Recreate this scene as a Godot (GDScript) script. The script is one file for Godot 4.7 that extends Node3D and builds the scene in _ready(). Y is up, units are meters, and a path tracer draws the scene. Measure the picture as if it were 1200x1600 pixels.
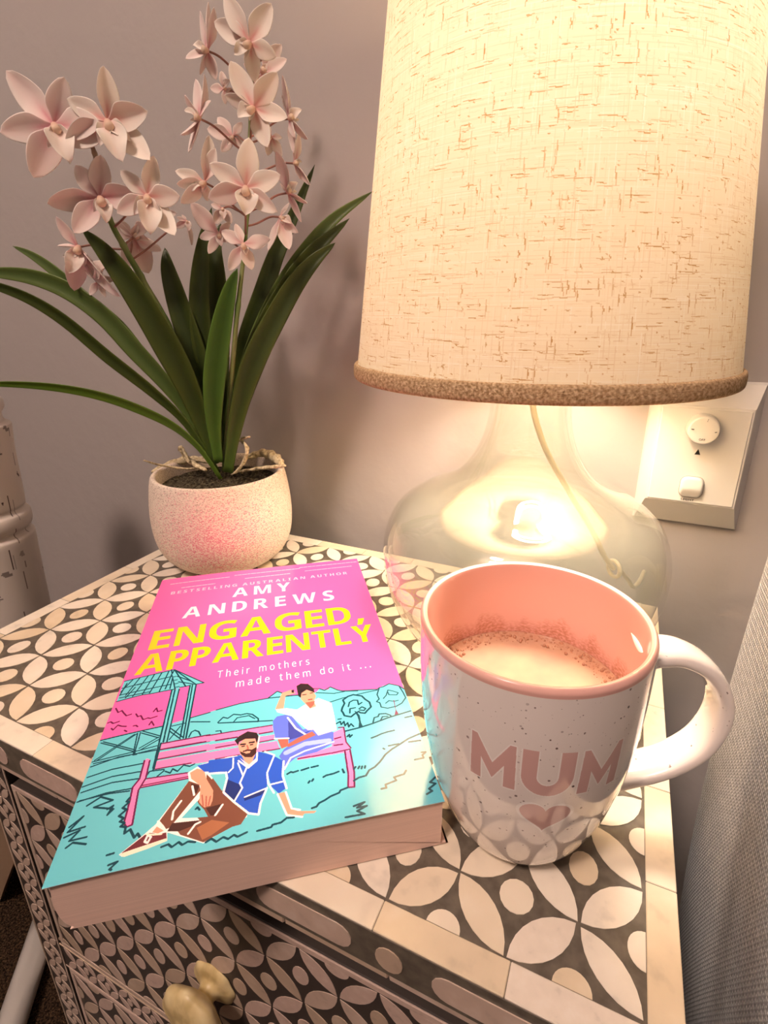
extends Node3D
# A bedside table with a paperback, a mug of coffee, a glass lamp and a potted orchid.
const S := 0.0232          # step of the inlay lattice across the table
const SV := 0.022378       # step of the inlay lattice into the depth
const TH := 0.60           # height of the tabletop
const PROUD := 0.0003      # how far the bone stands out of the resin
const WALL := -0.335
var rng := RandomNumberGenerator.new()
var M := {}
var bones := []
var font_bold: SystemFont
var font_plain: SystemFont

# ------------------------------------------------------------------ helpers
func numbered(called: String) -> String:
	if not has_node(called): return called
	var k := 1
	while has_node("%s_%03d" % [called, k]): k += 1
	return "%s_%03d" % [called, k]

func thing(called: String, label: String, category: String, at := Vector3.ZERO, turn := 0.0, group := "") -> Node3D:
	var o := Node3D.new()
	o.name = numbered(called)
	add_child(o, true)
	o.position = at
	o.rotation.y = turn
	tag(o, label, category, group)
	return o

func tag(o: Node, label: String, category: String, group := "") -> Node:
	o.set_meta("label", label)
	o.set_meta("category", category)
	if group: o.set_meta("group", group)
	return o

func holder(called: String, parent: Node, at := Vector3.ZERO) -> Node3D:
	var o := Node3D.new()
	o.name = called
	parent.add_child(o, true)
	o.position = at
	return o

func put(called: String, mesh: Mesh, mat: Material, parent: Node = self, at := Vector3.ZERO) -> MeshInstance3D:
	var o := MeshInstance3D.new()
	o.name = called
	o.mesh = mesh
	o.material_override = mat
	o.position = at
	parent.add_child(o, true)
	return o

func structure(called: String, mesh: Mesh, mat: Material, at := Vector3.ZERO) -> MeshInstance3D:
	var o := put(called, mesh, mat, self, at)
	o.set_meta("kind", "structure")
	return o

func tool() -> SurfaceTool:
	var st := SurfaceTool.new()
	st.begin(Mesh.PRIMITIVE_TRIANGLES)
	st.set_smooth_group(0)
	return st

func done(st: SurfaceTool) -> ArrayMesh:
	st.generate_normals()
	return st.commit()

func tri(st: SurfaceTool, a: Vector3, b: Vector3, c: Vector3) -> void:
	st.add_vertex(a); st.add_vertex(b); st.add_vertex(c)

func quad(st: SurfaceTool, a: Vector3, b: Vector3, c: Vector3, d: Vector3) -> void:
	tri(st, a, b, c); tri(st, a, c, d)

# a patch of nu x nv quads; place(u, v) gives a point, tint(u, v) a linear colour
func grid(st: SurfaceTool, nu: int, nv: int, place: Callable, tint = null, flip := false) -> void:
	var p := PackedVector3Array()
	var c := PackedColorArray()
	for j in nv + 1:
		for i in nu + 1:
			p.append((place.call(float(i) / nu, float(j) / nv) as Vector3).snapped(Vector3.ONE * 1e-7))
			if tint != null: c.append(tint.call(float(i) / nu, float(j) / nv))
	for j in nv:
		for i in nu:
			var q := [[i, j], [i + 1, j], [i, j + 1], [i + 1, j], [i + 1, j + 1], [i, j + 1]]
			if flip: q = [[i, j], [i, j + 1], [i + 1, j], [i + 1, j], [i, j + 1], [i + 1, j + 1]]
			for k in q:
				var n: int = k[1] * (nu + 1) + k[0]
				st.set_uv(Vector2(float(k[0]) / nu, float(k[1]) / nv))
				if tint != null: st.set_color(c[n])
				st.add_vertex(p[n])

# Catmull-Rom through the points
func smooth3(pts: Array, k: int) -> Array:
	var out := []
	for i in pts.size() - 1:
		var a: Vector3 = pts[i - 1] if i > 0 else 2.0 * pts[0] - pts[1]
		var d: Vector3 = pts[i + 2] if i + 2 < pts.size() else 2.0 * pts[i + 1] - pts[i]
		for s in k: out.append((pts[i] as Vector3).cubic_interpolate(pts[i + 1], a, d, float(s) / k))
	out.append(pts[-1])
	return out

func smooth2(pts: Array, k: int) -> Array:
	var out := []
	for i in pts.size() - 1:
		var a: Vector2 = pts[i - 1] if i > 0 else 2.0 * pts[0] - pts[1]
		var d: Vector2 = pts[i + 2] if i + 2 < pts.size() else 2.0 * pts[i + 1] - pts[i]
		for s in k: out.append((pts[i] as Vector2).cubic_interpolate(pts[i + 1], a, d, float(s) / k))
	out.append(pts[-1])
	return out

# profile of (radius, height), turned about the y axis; outward faces when it runs from bottom to top outside
func lathe(st: SurfaceTool, prof: Array, n := 96, wob = null) -> void:
	var m := prof.size() - 1
	var low: float = prof[0].y
	var high: float = prof[-1].y
	for i in prof: low = minf(low, i.y); high = maxf(high, i.y)
	var p := []
	for j in m + 1:
		var row := PackedVector3Array()
		for i in n + 1:
			var a := TAU * (i % n) / n
			var r: float = prof[j].x
			if wob != null: r *= wob.call(a, prof[j].y)
			row.append(Vector3(r * cos(a), prof[j].y, r * sin(a)).snapped(Vector3.ONE * 1e-7))
		p.append(row)
	for j in m:
		for i in n:
			for k in [[i, j], [i + 1, j], [i, j + 1], [i + 1, j], [i + 1, j + 1], [i, j + 1]]:
				st.set_uv(Vector2(1.0 - float(k[0]) / n, 1.0 - (prof[k[1]].y - low) / maxf(high - low, 1e-6)))
				st.add_vertex(p[k[1]][k[0]])

# a tube along points; section(t, angle) gives the offset in (across, up) of the frame
func sweep(st: SurfaceTool, pts: Array, n: int, section: Callable, up := Vector3.UP, tint = null, caps := true) -> void:
	var m := pts.size()
	var rows := []
	var side := Vector3.ZERO
	for j in m:
		var t: Vector3 = (pts[mini(j + 1, m - 1)] - pts[maxi(j - 1, 0)]).normalized()
		if j == 0:
			side = t.cross(up)
			if side.length() < 0.05: side = t.cross(Vector3(0.3, 0.2, 1))
			side = side.normalized()
		else:
			side = (side - t * side.dot(t)).normalized()
		var nrm := side.cross(t).normalized()
		var row := PackedVector3Array()
		for i in n + 1:
			var o: Vector2 = section.call(float(j) / (m - 1), TAU * (i % n) / n)
			row.append((pts[j] + side * o.x + nrm * o.y).snapped(Vector3.ONE * 1e-7))
		rows.append(row)
	for j in m - 1:
		for i in n:
			for k in [[i, j], [i, j + 1], [i + 1, j], [i + 1, j], [i, j + 1], [i + 1, j + 1]]:
				st.set_uv(Vector2(float(k[0]) / n, float(k[1]) / (m - 1)))
				if tint != null: st.set_color(tint.call(float(k[0]) / n, float(k[1]) / (m - 1)))
				st.add_vertex(rows[k[1]][k[0]])
	if caps:
		for e in [0, m - 1]:
			for i in n:
				if tint != null: st.set_color(tint.call(0.0, 0.0 if e == 0 else 1.0))
				if e == 0: tri(st, pts[e], rows[e][i], rows[e][i + 1])
				else: tri(st, pts[e], rows[e][i + 1], rows[e][i])

func rod(pts: Array, r: float, n := 10) -> ArrayMesh:
	var st := tool()
	sweep(st, pts, n, func(_t, a): return Vector2(cos(a), sin(a)) * r)
	return done(st)

# a box with chamfered edges, centred on c
func box(st: SurfaceTool, c: Vector3, size: Vector3, b := 0.001) -> void:
	var h := size / 2.0
	b = minf(b, minf(h.x, minf(h.y, h.z)) * 0.6)
	var g := h - Vector3.ONE * b
	st.set_smooth_group(-1)
	for ax in 3:
		for s in [-1.0, 1.0]:
			var u := (ax + 1) % 3
			var v := (ax + 2) % 3
			var q := []
			for k in [[-1, -1], [1, -1], [1, 1], [-1, 1]]:
				var p := Vector3.ZERO
				p[ax] = s * h[ax]; p[u] = k[0] * g[u]; p[v] = k[1] * g[v]
				q.append(c + p)
			if s < 0: quad(st, q[0], q[1], q[2], q[3])
			else: quad(st, q[3], q[2], q[1], q[0])
	for ax in 3:
		var u := (ax + 1) % 3
		var v := (ax + 2) % 3
		for su in [-1.0, 1.0]:
			for sv in [-1.0, 1.0]:
				var q := []
				for k in [[0, -1], [0, 1], [1, 1], [1, -1]]:
					var p := Vector3.ZERO
					p[ax] = k[1] * g[ax]
					p[u] = su * (h[u] if k[0] == 0 else g[u])
					p[v] = sv * (g[v] if k[0] == 0 else h[v])
					q.append(c + p)
				if su * sv > 0: quad(st, q[3], q[2], q[1], q[0])
				else: quad(st, q[0], q[1], q[2], q[3])
	for sx in [-1.0, 1.0]:
		for sy in [-1.0, 1.0]:
			for sz in [-1.0, 1.0]:
				var s := Vector3(sx, sy, sz)
				var q0 := c + s * Vector3(h.x, g.y, g.z)
				var q1 := c + s * Vector3(g.x, h.y, g.z)
				var q2 := c + s * Vector3(g.x, g.y, h.z)
				if sx * sy * sz > 0: tri(st, q0, q2, q1)
				else: tri(st, q0, q1, q2)
	st.set_smooth_group(0)

func box_mesh(size: Vector3, b := 0.001, c := Vector3.ZERO) -> ArrayMesh:
	var st := tool()
	box(st, c, size, b)
	return done(st)

# flat piece with the outline pts in the xz plane, from y = 0 to y = h, top only slightly rounded
func slab_piece(st: SurfaceTool, pts: Array, h: float, frame := Transform3D()) -> void:
	st.set_smooth_group(-1)
	var mid := Vector2.ZERO
	for p in pts: mid += p
	mid /= pts.size()
	var n := pts.size()
	var area := 0.0
	for i in n: area += (pts[i] as Vector2).cross(pts[(i + 1) % n])
	for i in n:
		var a: Vector2 = pts[i]
		var b: Vector2 = pts[(i + 1) % n]
		if area < 0: var s := a; a = b; b = s
		var a1 := frame * Vector3(a.x, h, a.y)
		var b1 := frame * Vector3(b.x, h, b.y)
		tri(st, frame * Vector3(mid.x, h, mid.y), a1, b1)
		quad(st, frame * Vector3(a.x, 0, a.y), frame * Vector3(b.x, 0, b.y), b1, a1)
	st.set_smooth_group(0)

func petal_outline(l: float, w: float, n := 8) -> Array:
	var out := []
	var r := (l * l / 4.0 + w * w / 4.0) / w        # each side is an arc through both tips
	var half := asin(clampf(l / 2.0 / r, -1, 1))
	for i in n: out.append(Vector2(r * sin(lerpf(-half, half, float(i) / n)), r * cos(lerpf(-half, half, float(i) / n)) - (r - w / 2.0)))
	for i in n: out.append(Vector2(r * sin(lerpf(half, -half, float(i) / n)), -r * cos(lerpf(half, -half, float(i) / n)) + (r - w / 2.0)))
	return out

func oval_outline(a: float, b: float, from := 0.0, to := TAU, n := 16) -> Array:
	var out := []
	var m := n if to - from > 6.0 else n - 1
	for i in n: out.append(Vector2(a * cos(lerpf(from, to, float(i) / m)), b * sin(lerpf(from, to, float(i) / m))))
	return out

func pill_outline(l: float, w: float) -> Array:
	var out := []
	for i in 8: out.append(Vector2(l / 2 - w / 2, 0) + Vector2(sin(PI * i / 7.0), -cos(PI * i / 7.0)) * w / 2)
	for i in 8: out.append(Vector2(-l / 2 + w / 2, 0) + Vector2(-sin(PI * i / 7.0), cos(PI * i / 7.0)) * w / 2)
	return out

func piece_mesh(pts: Array, h: float) -> ArrayMesh:
	var st := tool()
	slab_piece(st, pts, h)
	return done(st)

func V(a: Array) -> Vector3: return Vector3(a[0], a[1], a[2]) * 0.0001

# ------------------------------------------------------------------ drawing flat print into an image
func fill_poly(im: Image, pts: PackedVector2Array, col: Color) -> void:
	var y0 := INF
	var y1 := -INF
	for p in pts: y0 = minf(y0, p.y); y1 = maxf(y1, p.y)
	var n := pts.size()
	var w := im.get_width()
	for y in range(maxi(0, int(floor(y0))), mini(im.get_height() - 1, int(ceil(y1))) + 1):
		var yc := y + 0.5
		var xs := []
		for i in n:
			var a := pts[i]
			var b := pts[(i + 1) % n]
			if (a.y <= yc) != (b.y <= yc): xs.append(a.x + (yc - a.y) / (b.y - a.y) * (b.x - a.x))
		xs.sort()
		for k in range(0, xs.size() - 1, 2):
			var a := clampi(int(round(xs[k])), 0, w)
			var b := clampi(int(round(xs[k + 1])), 0, w)
			if b > a: im.fill_rect(Rect2i(a, y, b - a, 1), col)

func disc(im: Image, c: Vector2, r: float, col: Color) -> void:
	var p := PackedVector2Array()
	for i in 10: p.append(c + Vector2(cos(TAU * i / 10.0), sin(TAU * i / 10.0)) * r)
	fill_poly(im, p, col)

func stroke(im: Image, pts: PackedVector2Array, w: float, col: Color, ends := true) -> void:
	for i in pts.size() - 1:
		var d := (pts[i + 1] - pts[i]).normalized().orthogonal() * w / 2.0
		fill_poly(im, PackedVector2Array([pts[i] + d, pts[i + 1] + d, pts[i + 1] - d, pts[i] - d]), col)
	if w > 2.0:
		for i in pts.size():
			if ends or (i > 0 and i < pts.size() - 1): disc(im, pts[i], w / 2.0, col)

# one line of lettering between x0 and x1 on the base line y, capitals cap high
func lettering(im: Image, text: String, x0: float, x1: float, y: float, cap: float, col: Color, font: Font, track := 0.12) -> void:
	var glyphs := []
	var probe := TextMesh.new()
	probe.font = font; probe.font_size = 64; probe.pixel_size = 0.01; probe.depth = 0.0; probe.text = "E"; probe.curve_step = 1.0
	var ref := probe.get_aabb()
	var k := cap / ref.size.y
	var total := 0.0
	var gaps := 0.0
	for ch in text:
		if ch == " ":
			glyphs.append(null); gaps += cap * 0.55
			continue
		var t: TextMesh = probe.duplicate()
		t.text = ch
		glyphs.append(t)
		total += t.get_aabb().size.x * k
		gaps += cap * track
	gaps -= cap * track
	var fx := (x1 - x0 - gaps) / total
	var x := x0
	for t in glyphs:
		if t == null:
			x += cap * 0.55
			continue
		var bb: AABB = t.get_aabb()
		var f: PackedVector3Array = t.get_faces()
		for i in range(0, f.size(), 3):
			var p := PackedVector2Array()
			for j in 3: p.append(Vector2(x + (f[i + j].x - bb.position.x) * k * fx, y - (f[i + j].y - ref.position.y) * k))
			fill_poly(im, p, col)
		x += bb.size.x * k * fx + cap * track

# ------------------------------------------------------------------ materials
func mat(col: Color, rough := 0.6, spec := 0.5) -> StandardMaterial3D:
	var m := StandardMaterial3D.new()
	m.albedo_color = col
	m.roughness = rough
	m.metallic_specular = spec
	return m

func noise_tex(freq: float, stops: Array, seed_: int, size := 512, oct := 4, kind := FastNoiseLite.TYPE_SIMPLEX_SMOOTH) -> NoiseTexture2D:
	var t := NoiseTexture2D.new()
	var n := FastNoiseLite.new()
	n.noise_type = kind
	n.seed = seed_
	n.frequency = freq
	n.fractal_octaves = oct
	t.noise = n
	t.width = size; t.height = size
	t.seamless = true
	var g := Gradient.new()
	g.offsets = PackedFloat32Array(range(stops.size()).map(func(i): return stops[i][0]))
	g.colors = PackedColorArray(range(stops.size()).map(func(i): return stops[i][1]))
	t.color_ramp = g
	return t

func grey_noise(freq: float, seed_: int, size := 512, oct := 4) -> NoiseTexture2D:
	return noise_tex(freq, [[0.0, Color.BLACK], [1.0, Color.WHITE]], seed_, size, oct)

func tri_world(m: StandardMaterial3D, per_metre: float, local := false) -> StandardMaterial3D:
	m.uv1_triplanar = true
	m.uv1_world_triplanar = not local
	m.uv1_scale = Vector3.ONE * per_metre
	return m

func bump(m: StandardMaterial3D, t: Texture2D, cm: float) -> void:
	m.heightmap_enabled = true
	m.heightmap_texture = t
	m.heightmap_scale = cm

func make_materials() -> void:
	var w := mat(Color(0.685, 0.66, 0.65), 0.75, 0.3)
	tri_world(w, 3.0); bump(w, grey_noise(0.02, 5, 512, 5), 0.05)
	M.wall = w
	M.ceiling = mat(Color(0.9, 0.89, 0.87), 0.9)
	var fl := mat(Color.WHITE, 0.95, 0.2)
	fl.albedo_texture = noise_tex(0.08, [[0.2, Color(0.13, 0.095, 0.07)], [0.5, Color(0.26, 0.20, 0.15)], [0.8, Color(0.36, 0.28, 0.21)]], 11, 512, 5)
	tri_world(fl, 6.0); bump(fl, grey_noise(0.12, 12, 512, 4), 0.4)
	M.carpet = fl
	M.skirting = mat(Color(0.62, 0.52, 0.47), 0.5)
	# table
	var r := mat(Color.WHITE, 0.42, 0.4)
	r.albedo_texture = noise_tex(0.03, [[0.2, Color(0.345, 0.315, 0.280)], [0.5, Color(0.39, 0.358, 0.318)], [0.85, Color(0.435, 0.40, 0.355)]], 21, 512, 5)
	tri_world(r, 8.0)
	M.resin = r
	M.resin_shaded = mat(Color(0.255, 0.225, 0.21), 0.45, 0.4)  # darker copy of the resin; the shade on the body is in its colour
	M.dark = mat(Color(0.10, 0.08, 0.07), 0.8)
	for i in 8:
		var b := mat(Color.WHITE, 0.36, 0.45)
		var c: Color = [Color(0.905, 0.855, 0.775), Color(0.89, 0.83, 0.735), Color(0.92, 0.88, 0.82), Color(0.87, 0.80, 0.69), Color(0.90, 0.85, 0.79), Color(0.78, 0.69, 0.63), Color(0.75, 0.66, 0.58), Color(0.80, 0.70, 0.65)][i]  # the tones at the end carry the shade under the overhanging top
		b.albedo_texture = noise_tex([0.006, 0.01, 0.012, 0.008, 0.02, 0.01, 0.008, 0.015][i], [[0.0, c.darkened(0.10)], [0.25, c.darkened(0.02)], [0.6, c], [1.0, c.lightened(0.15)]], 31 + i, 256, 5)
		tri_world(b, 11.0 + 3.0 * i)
		bones.append(b)
	M.knob = mat(Color.WHITE, 0.4)
	M.knob.albedo_texture = noise_tex(0.01, [[0.2, Color(0.72, 0.63, 0.43)], [0.5, Color(0.87, 0.79, 0.59)], [0.9, Color(0.93, 0.87, 0.70)]], 44, 256, 4)
	tri_world(M.knob, 20.0)
	# lamp
	var g := mat(Color(0.70, 0.73, 0.68, 0.09), 0.03, 0.55)
	g.transparency = BaseMaterial3D.TRANSPARENCY_ALPHA
	M.glass = g
	M.cord = mat(Color(0.66, 0.62, 0.52), 0.35)
	M.brass = mat(Color(0.72, 0.66, 0.55), 0.3)
	M.brass.metallic = 0.9
	var bu := mat(Color(1, 0.96, 0.88), 0.4)
	bu.emission_enabled = true
	bu.emission = Color(1.0, 0.86, 0.66)
	bu.emission_energy_multiplier = 1.2
	M.bulb = bu
	M.linen = linen()
	var tr := mat(Color.WHITE, 0.9, 0.2)
	tr.albedo_texture = noise_tex(0.09, [[0.15, Color(0.55, 0.43, 0.30)], [0.5, Color(0.76, 0.64, 0.49)], [0.85, Color(0.90, 0.80, 0.66)]], 51, 256, 4)
	tri_world(tr, 22.0, true); bump(tr, grey_noise(0.12, 52, 256, 3), 0.05)
	M.tape = tr
	# plant
	var po := mat(Color.WHITE, 0.85, 0.25)
	var pi := Image.create(1024, 512, false, Image.FORMAT_RGB8)
	pi.fill(Color(0.90, 0.845, 0.785))
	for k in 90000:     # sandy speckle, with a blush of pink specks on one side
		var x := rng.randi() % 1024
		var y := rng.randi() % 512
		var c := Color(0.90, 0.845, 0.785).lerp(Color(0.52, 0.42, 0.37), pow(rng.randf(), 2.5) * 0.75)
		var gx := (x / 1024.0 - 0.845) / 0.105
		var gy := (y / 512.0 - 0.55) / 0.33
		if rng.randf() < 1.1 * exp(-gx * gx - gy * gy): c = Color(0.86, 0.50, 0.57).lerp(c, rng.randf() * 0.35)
		pi.fill_rect(Rect2i(x, y, 1 + rng.randi() % 3, 1 + rng.randi() % 3), c)
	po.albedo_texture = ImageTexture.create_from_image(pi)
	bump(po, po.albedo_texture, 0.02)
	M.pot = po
	var so := mat(Color.WHITE, 0.95, 0.2)
	so.albedo_texture = noise_tex(0.07, [[0.2, Color(0.12, 0.10, 0.08)], [0.5, Color(0.30, 0.27, 0.22)], [0.8, Color(0.45, 0.42, 0.34)]], 63, 256, 5)
	tri_world(so, 14.0, true); bump(so, grey_noise(0.1, 64, 256, 4), 0.3)
	M.soil = so
	M.root = mat(Color.WHITE, 0.85, 0.2)
	M.root.albedo_texture = noise_tex(0.05, [[0.2, Color(0.62, 0.54, 0.40)], [0.55, Color(0.86, 0.80, 0.66)], [0.9, Color(0.93, 0.88, 0.76)]], 65, 256, 4)
	tri_world(M.root, 25.0, true)
	M.leaf = mat(Color.WHITE, 0.38, 0.45)
	M.leaf.vertex_color_use_as_albedo = true
	M.leaf.backlight_enabled = true
	M.leaf.backlight = Color(0.12, 0.14, 0.06)
	M.stem = mat(Color.WHITE, 0.5)
	M.stem.vertex_color_use_as_albedo = true
	M.petal = mat(Color.WHITE, 0.6, 0.3)
	M.petal.vertex_color_use_as_albedo = true
	M.petal.backlight_enabled = true
	M.petal.backlight = Color(0.62, 0.57, 0.54)
	M.pedicel = mat(Color(0.60, 0.42, 0.37), 0.6)
	# mug
	M.mug_glaze = mat(Color(0.955, 0.925, 0.90), 0.12, 0.5)
	M.mug_pink = mat(Color(0.91, 0.69, 0.635), 0.14, 0.5)
	# switch, post, chair, tube
	M.plastic = mat(Color(0.88, 0.87, 0.855), 0.35)
	M.print = mat(Color(0.08, 0.08, 0.08), 0.6)
	M.paint = distressed()
	M.chair = weave()
	M.piping = mat(Color(0.30, 0.27, 0.27), 0.9)
	M.chrome = mat(Color(0.93, 0.92, 0.90), 0.3)
	M.chrome.metallic = 0.55
	M.quilt = mat(Color(0.56, 0.46, 0.37), 0.9)

func linen() -> StandardMaterial3D:
	var w := 2048
	var h := 1024
	var im := Image.create(w, h, false, Image.FORMAT_RGB8)
	var base := Color(0.945, 0.885, 0.775)
	im.fill(base)
	var brown := Color(0.68, 0.45, 0.20)
	for k in 9000:     # the even fine threads
		var c := base.lerp(brown, rng.randf() * 0.16) if rng.randf() < 0.6 else base.lightened(rng.randf() * 0.4)
		if rng.randf() < 0.55: im.fill_rect(Rect2i(rng.randi() % w, rng.randi() % h, rng.randi_range(30, 160), 1), c)
		else: im.fill_rect(Rect2i(rng.randi() % w, rng.randi() % h, 1, rng.randi_range(20, 120)), c)
	for k in 14000:     # slubs along and across
		var along := rng.randf() < 0.62
		var l := int(4.0 + 34.0 * pow(rng.randf(), 2.8))
		var s := 0.12 + 0.70 * pow(rng.randf(), 2.4)
		var x := rng.randi() % w
		var y := rng.randi() % h
		for q in 3:
			var f := float(q) / 3.0
			var c := base.lerp(brown, s * (1.0 - 0.3 * f))
			if along: im.fill_rect(Rect2i(x + int(l * f), y + (q if rng.randf() < 0.3 else 0), l / 3 + 1, 2 if q == 1 and s > 0.4 else 1), c)
			else: im.fill_rect(Rect2i(x + (q if rng.randf() < 0.3 else 0), y + int(l * f), 2 if q == 1 and s > 0.4 else 1, l / 3 + 1), c)
	var m := mat(Color.WHITE, 0.95, 0.15)
	m.albedo_texture = ImageTexture.create_from_image(im)
	m.backlight_enabled = true
	m.backlight = Color(0.31, 0.31, 0.31)
	return m

func distressed() -> StandardMaterial3D:
	var im := Image.create(512, 1024, false, Image.FORMAT_RGB8)
	var base := Color(0.86, 0.82, 0.79)
	im.fill(base)
	for k in 240:
		var x := rng.randi() % 512
		var y := rng.randi() % 1024
		var c := base.lerp(Color(0.22, 0.17, 0.16), 0.25 + 0.75 * rng.randf())
		var wide := rng.randi_range(3, 16)
		if rng.randf() < 0.4: im.fill_rect(Rect2i(x, y, 2, wide * 2), c)
		else:
			for q in 4: im.fill_rect(Rect2i(x + rng.randi_range(-3, 3), y + q * 2, wide - absi(q - 2) * 2, 2), c)
	var m := mat(Color.WHITE, 0.55)
	m.albedo_texture = ImageTexture.create_from_image(im)
	return m

func weave() -> StandardMaterial3D:
	var n := 512
	var im := Image.create(n, n, false, Image.FORMAT_RGB8)
	var hm := Image.create(n, n, false, Image.FORMAT_RGB8)
	for j in range(0, n, 8):
		for i in range(0, n, 8):
			var off := 4 if (j / 8) % 2 else 0
			var v := rng.randf_range(-0.05, 0.05)
			var c := Color(0.60 + v, 0.595 + v, 0.61 + v)
			im.fill_rect(Rect2i(i, j, 8, 8), c.darkened(0.30))
			hm.fill_rect(Rect2i(i, j, 8, 8), Color(0.1, 0.1, 0.1))
			im.fill_rect(Rect2i((i + off) % n, j + 2, 7, 5), c)
			hm.fill_rect(Rect2i((i + off) % n, j + 2, 7, 5), Color(0.7, 0.7, 0.7))
			im.fill_rect(Rect2i((i + off) % n + 1, j + 3, 5, 3), c.lightened(0.14))
			hm.fill_rect(Rect2i((i + off) % n + 1, j + 3, 5, 3), Color(1, 1, 1))
	var m := mat(Color.WHITE, 0.95, 0.2)
	m.albedo_texture = ImageTexture.create_from_image(im)
	tri_world(m, 9.0)
	bump(m, ImageTexture.create_from_image(hm), 0.05)
	m.rim_enabled = true
	m.rim = 0.3
	return m

# ------------------------------------------------------------------ the scene
func _ready() -> void:
	rng.seed = 7
	var cam := Camera3D.new()
	cam.name = "camera"
	cam.projection = Camera3D.PROJECTION_FRUSTUM
	cam.near = 0.02
	cam.far = 30.0
	cam.size = cam.near * 1600.0 / 808.82
	cam.frustum_offset = Vector2(-13.22, -41.50) / 808.82 * cam.near
	cam.position = Vector3(0.38537, 0.82016, 0.12702)
	cam.rotation = Vector3(-0.325818, 0.422516, -0.005046)
	add_child(cam)
	cam.current = true
	var env := WorldEnvironment.new()
	env.name = "environment"
	var e := Environment.new()
	e.background_mode = Environment.BG_COLOR
	e.background_color = Color(0.02, 0.02, 0.025)
	e.tonemap_mode = Environment.TONE_MAPPER_LINEAR
	e.tonemap_exposure = 1.2
	e.sdfgi_enabled = true
	e.ssao_enabled = true
	e.ssil_enabled = true
	env.environment = e
	add_child(env)
	font_bold = SystemFont.new()
	font_bold.font_names = PackedStringArray(["Droid Sans"])
	font_bold.font_weight = 700
	font_plain = SystemFont.new()
	font_plain.font_names = PackedStringArray(["Droid Sans"])
	make_materials()
	build_room()
	build_chair()
	build_table()
	build_lamp()
	build_plant()
	build_book()
	build_mug()
	build_switch()
	build_left_side()

func build_room() -> void:
	structure("floor", box_mesh(Vector3(4.4, 0.1, 3.8), 0.0), M.carpet, Vector3(0.3, -0.05, 1.3))
	structure("ceiling", box_mesh(Vector3(4.4, 0.1, 3.8), 0.0), M.ceiling, Vector3(0.3, 2.45, 1.3))
	structure("wall_back", box_mesh(Vector3(4.4, 2.4, 0.1), 0.0), M.wall, Vector3(0.3, 1.2, WALL - 0.05))
	structure("wall_front", box_mesh(Vector3(4.4, 2.4, 0.1), 0.0), M.wall, Vector3(0.3, 1.2, 3.05))
	structure("wall_left", box_mesh(Vector3(0.1, 2.4, 3.3), 0.0), M.wall, Vector3(-1.75, 1.2, 1.33))
	structure("wall_right", box_mesh(Vector3(0.1, 2.4, 3.3), 0.0), M.wall, Vector3(2.35, 1.2, 1.33))
	structure("baseboard_back", box_mesh(Vector3(4.0, 0.11, 0.015), 0.003), M.skirting, Vector3(0.3, 0.055, WALL + 0.0076))
	# an added fill light in an unseen bowl below the ceiling
	var c := thing("fill_light", "round white glass bowl added as a fill light under the ceiling", "light", Vector3(0.05, 2.38, 0.95))
	var st := tool()
	lathe(st, smooth2([Vector2(0.0, -0.07), Vector2(0.08, -0.06), Vector2(0.14, -0.03), Vector2(0.16, 0.0)], 5), 40)
	var gm := mat(Color(1, 0.97, 0.92), 0.4)
	gm.emission_enabled = true
	gm.emission = Color(1, 0.86, 0.70)
	gm.emission_energy_multiplier = 0.8
	put("fill_bowl", done(st), gm, c)
	st = tool()
	lathe(st, [Vector2(0.172, -0.012), Vector2(0.175, -0.008), Vector2(0.175, 0.0), Vector2(0.15, 0.0)], 40)
	put("rim", done(st), M.plastic, c)
	var l := OmniLight3D.new()
	l.name = "fill_omni_light"
	l.position = Vector3(0, -0.12, 0)
	l.light_color = Color(1.0, 0.89, 0.83)
	l.light_energy = 1.85
	l.light_size = 0.15
	l.omni_range = 8.0
	l.omni_attenuation = 2.0
	l.shadow_enabled = true
	c.add_child(l)

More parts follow.
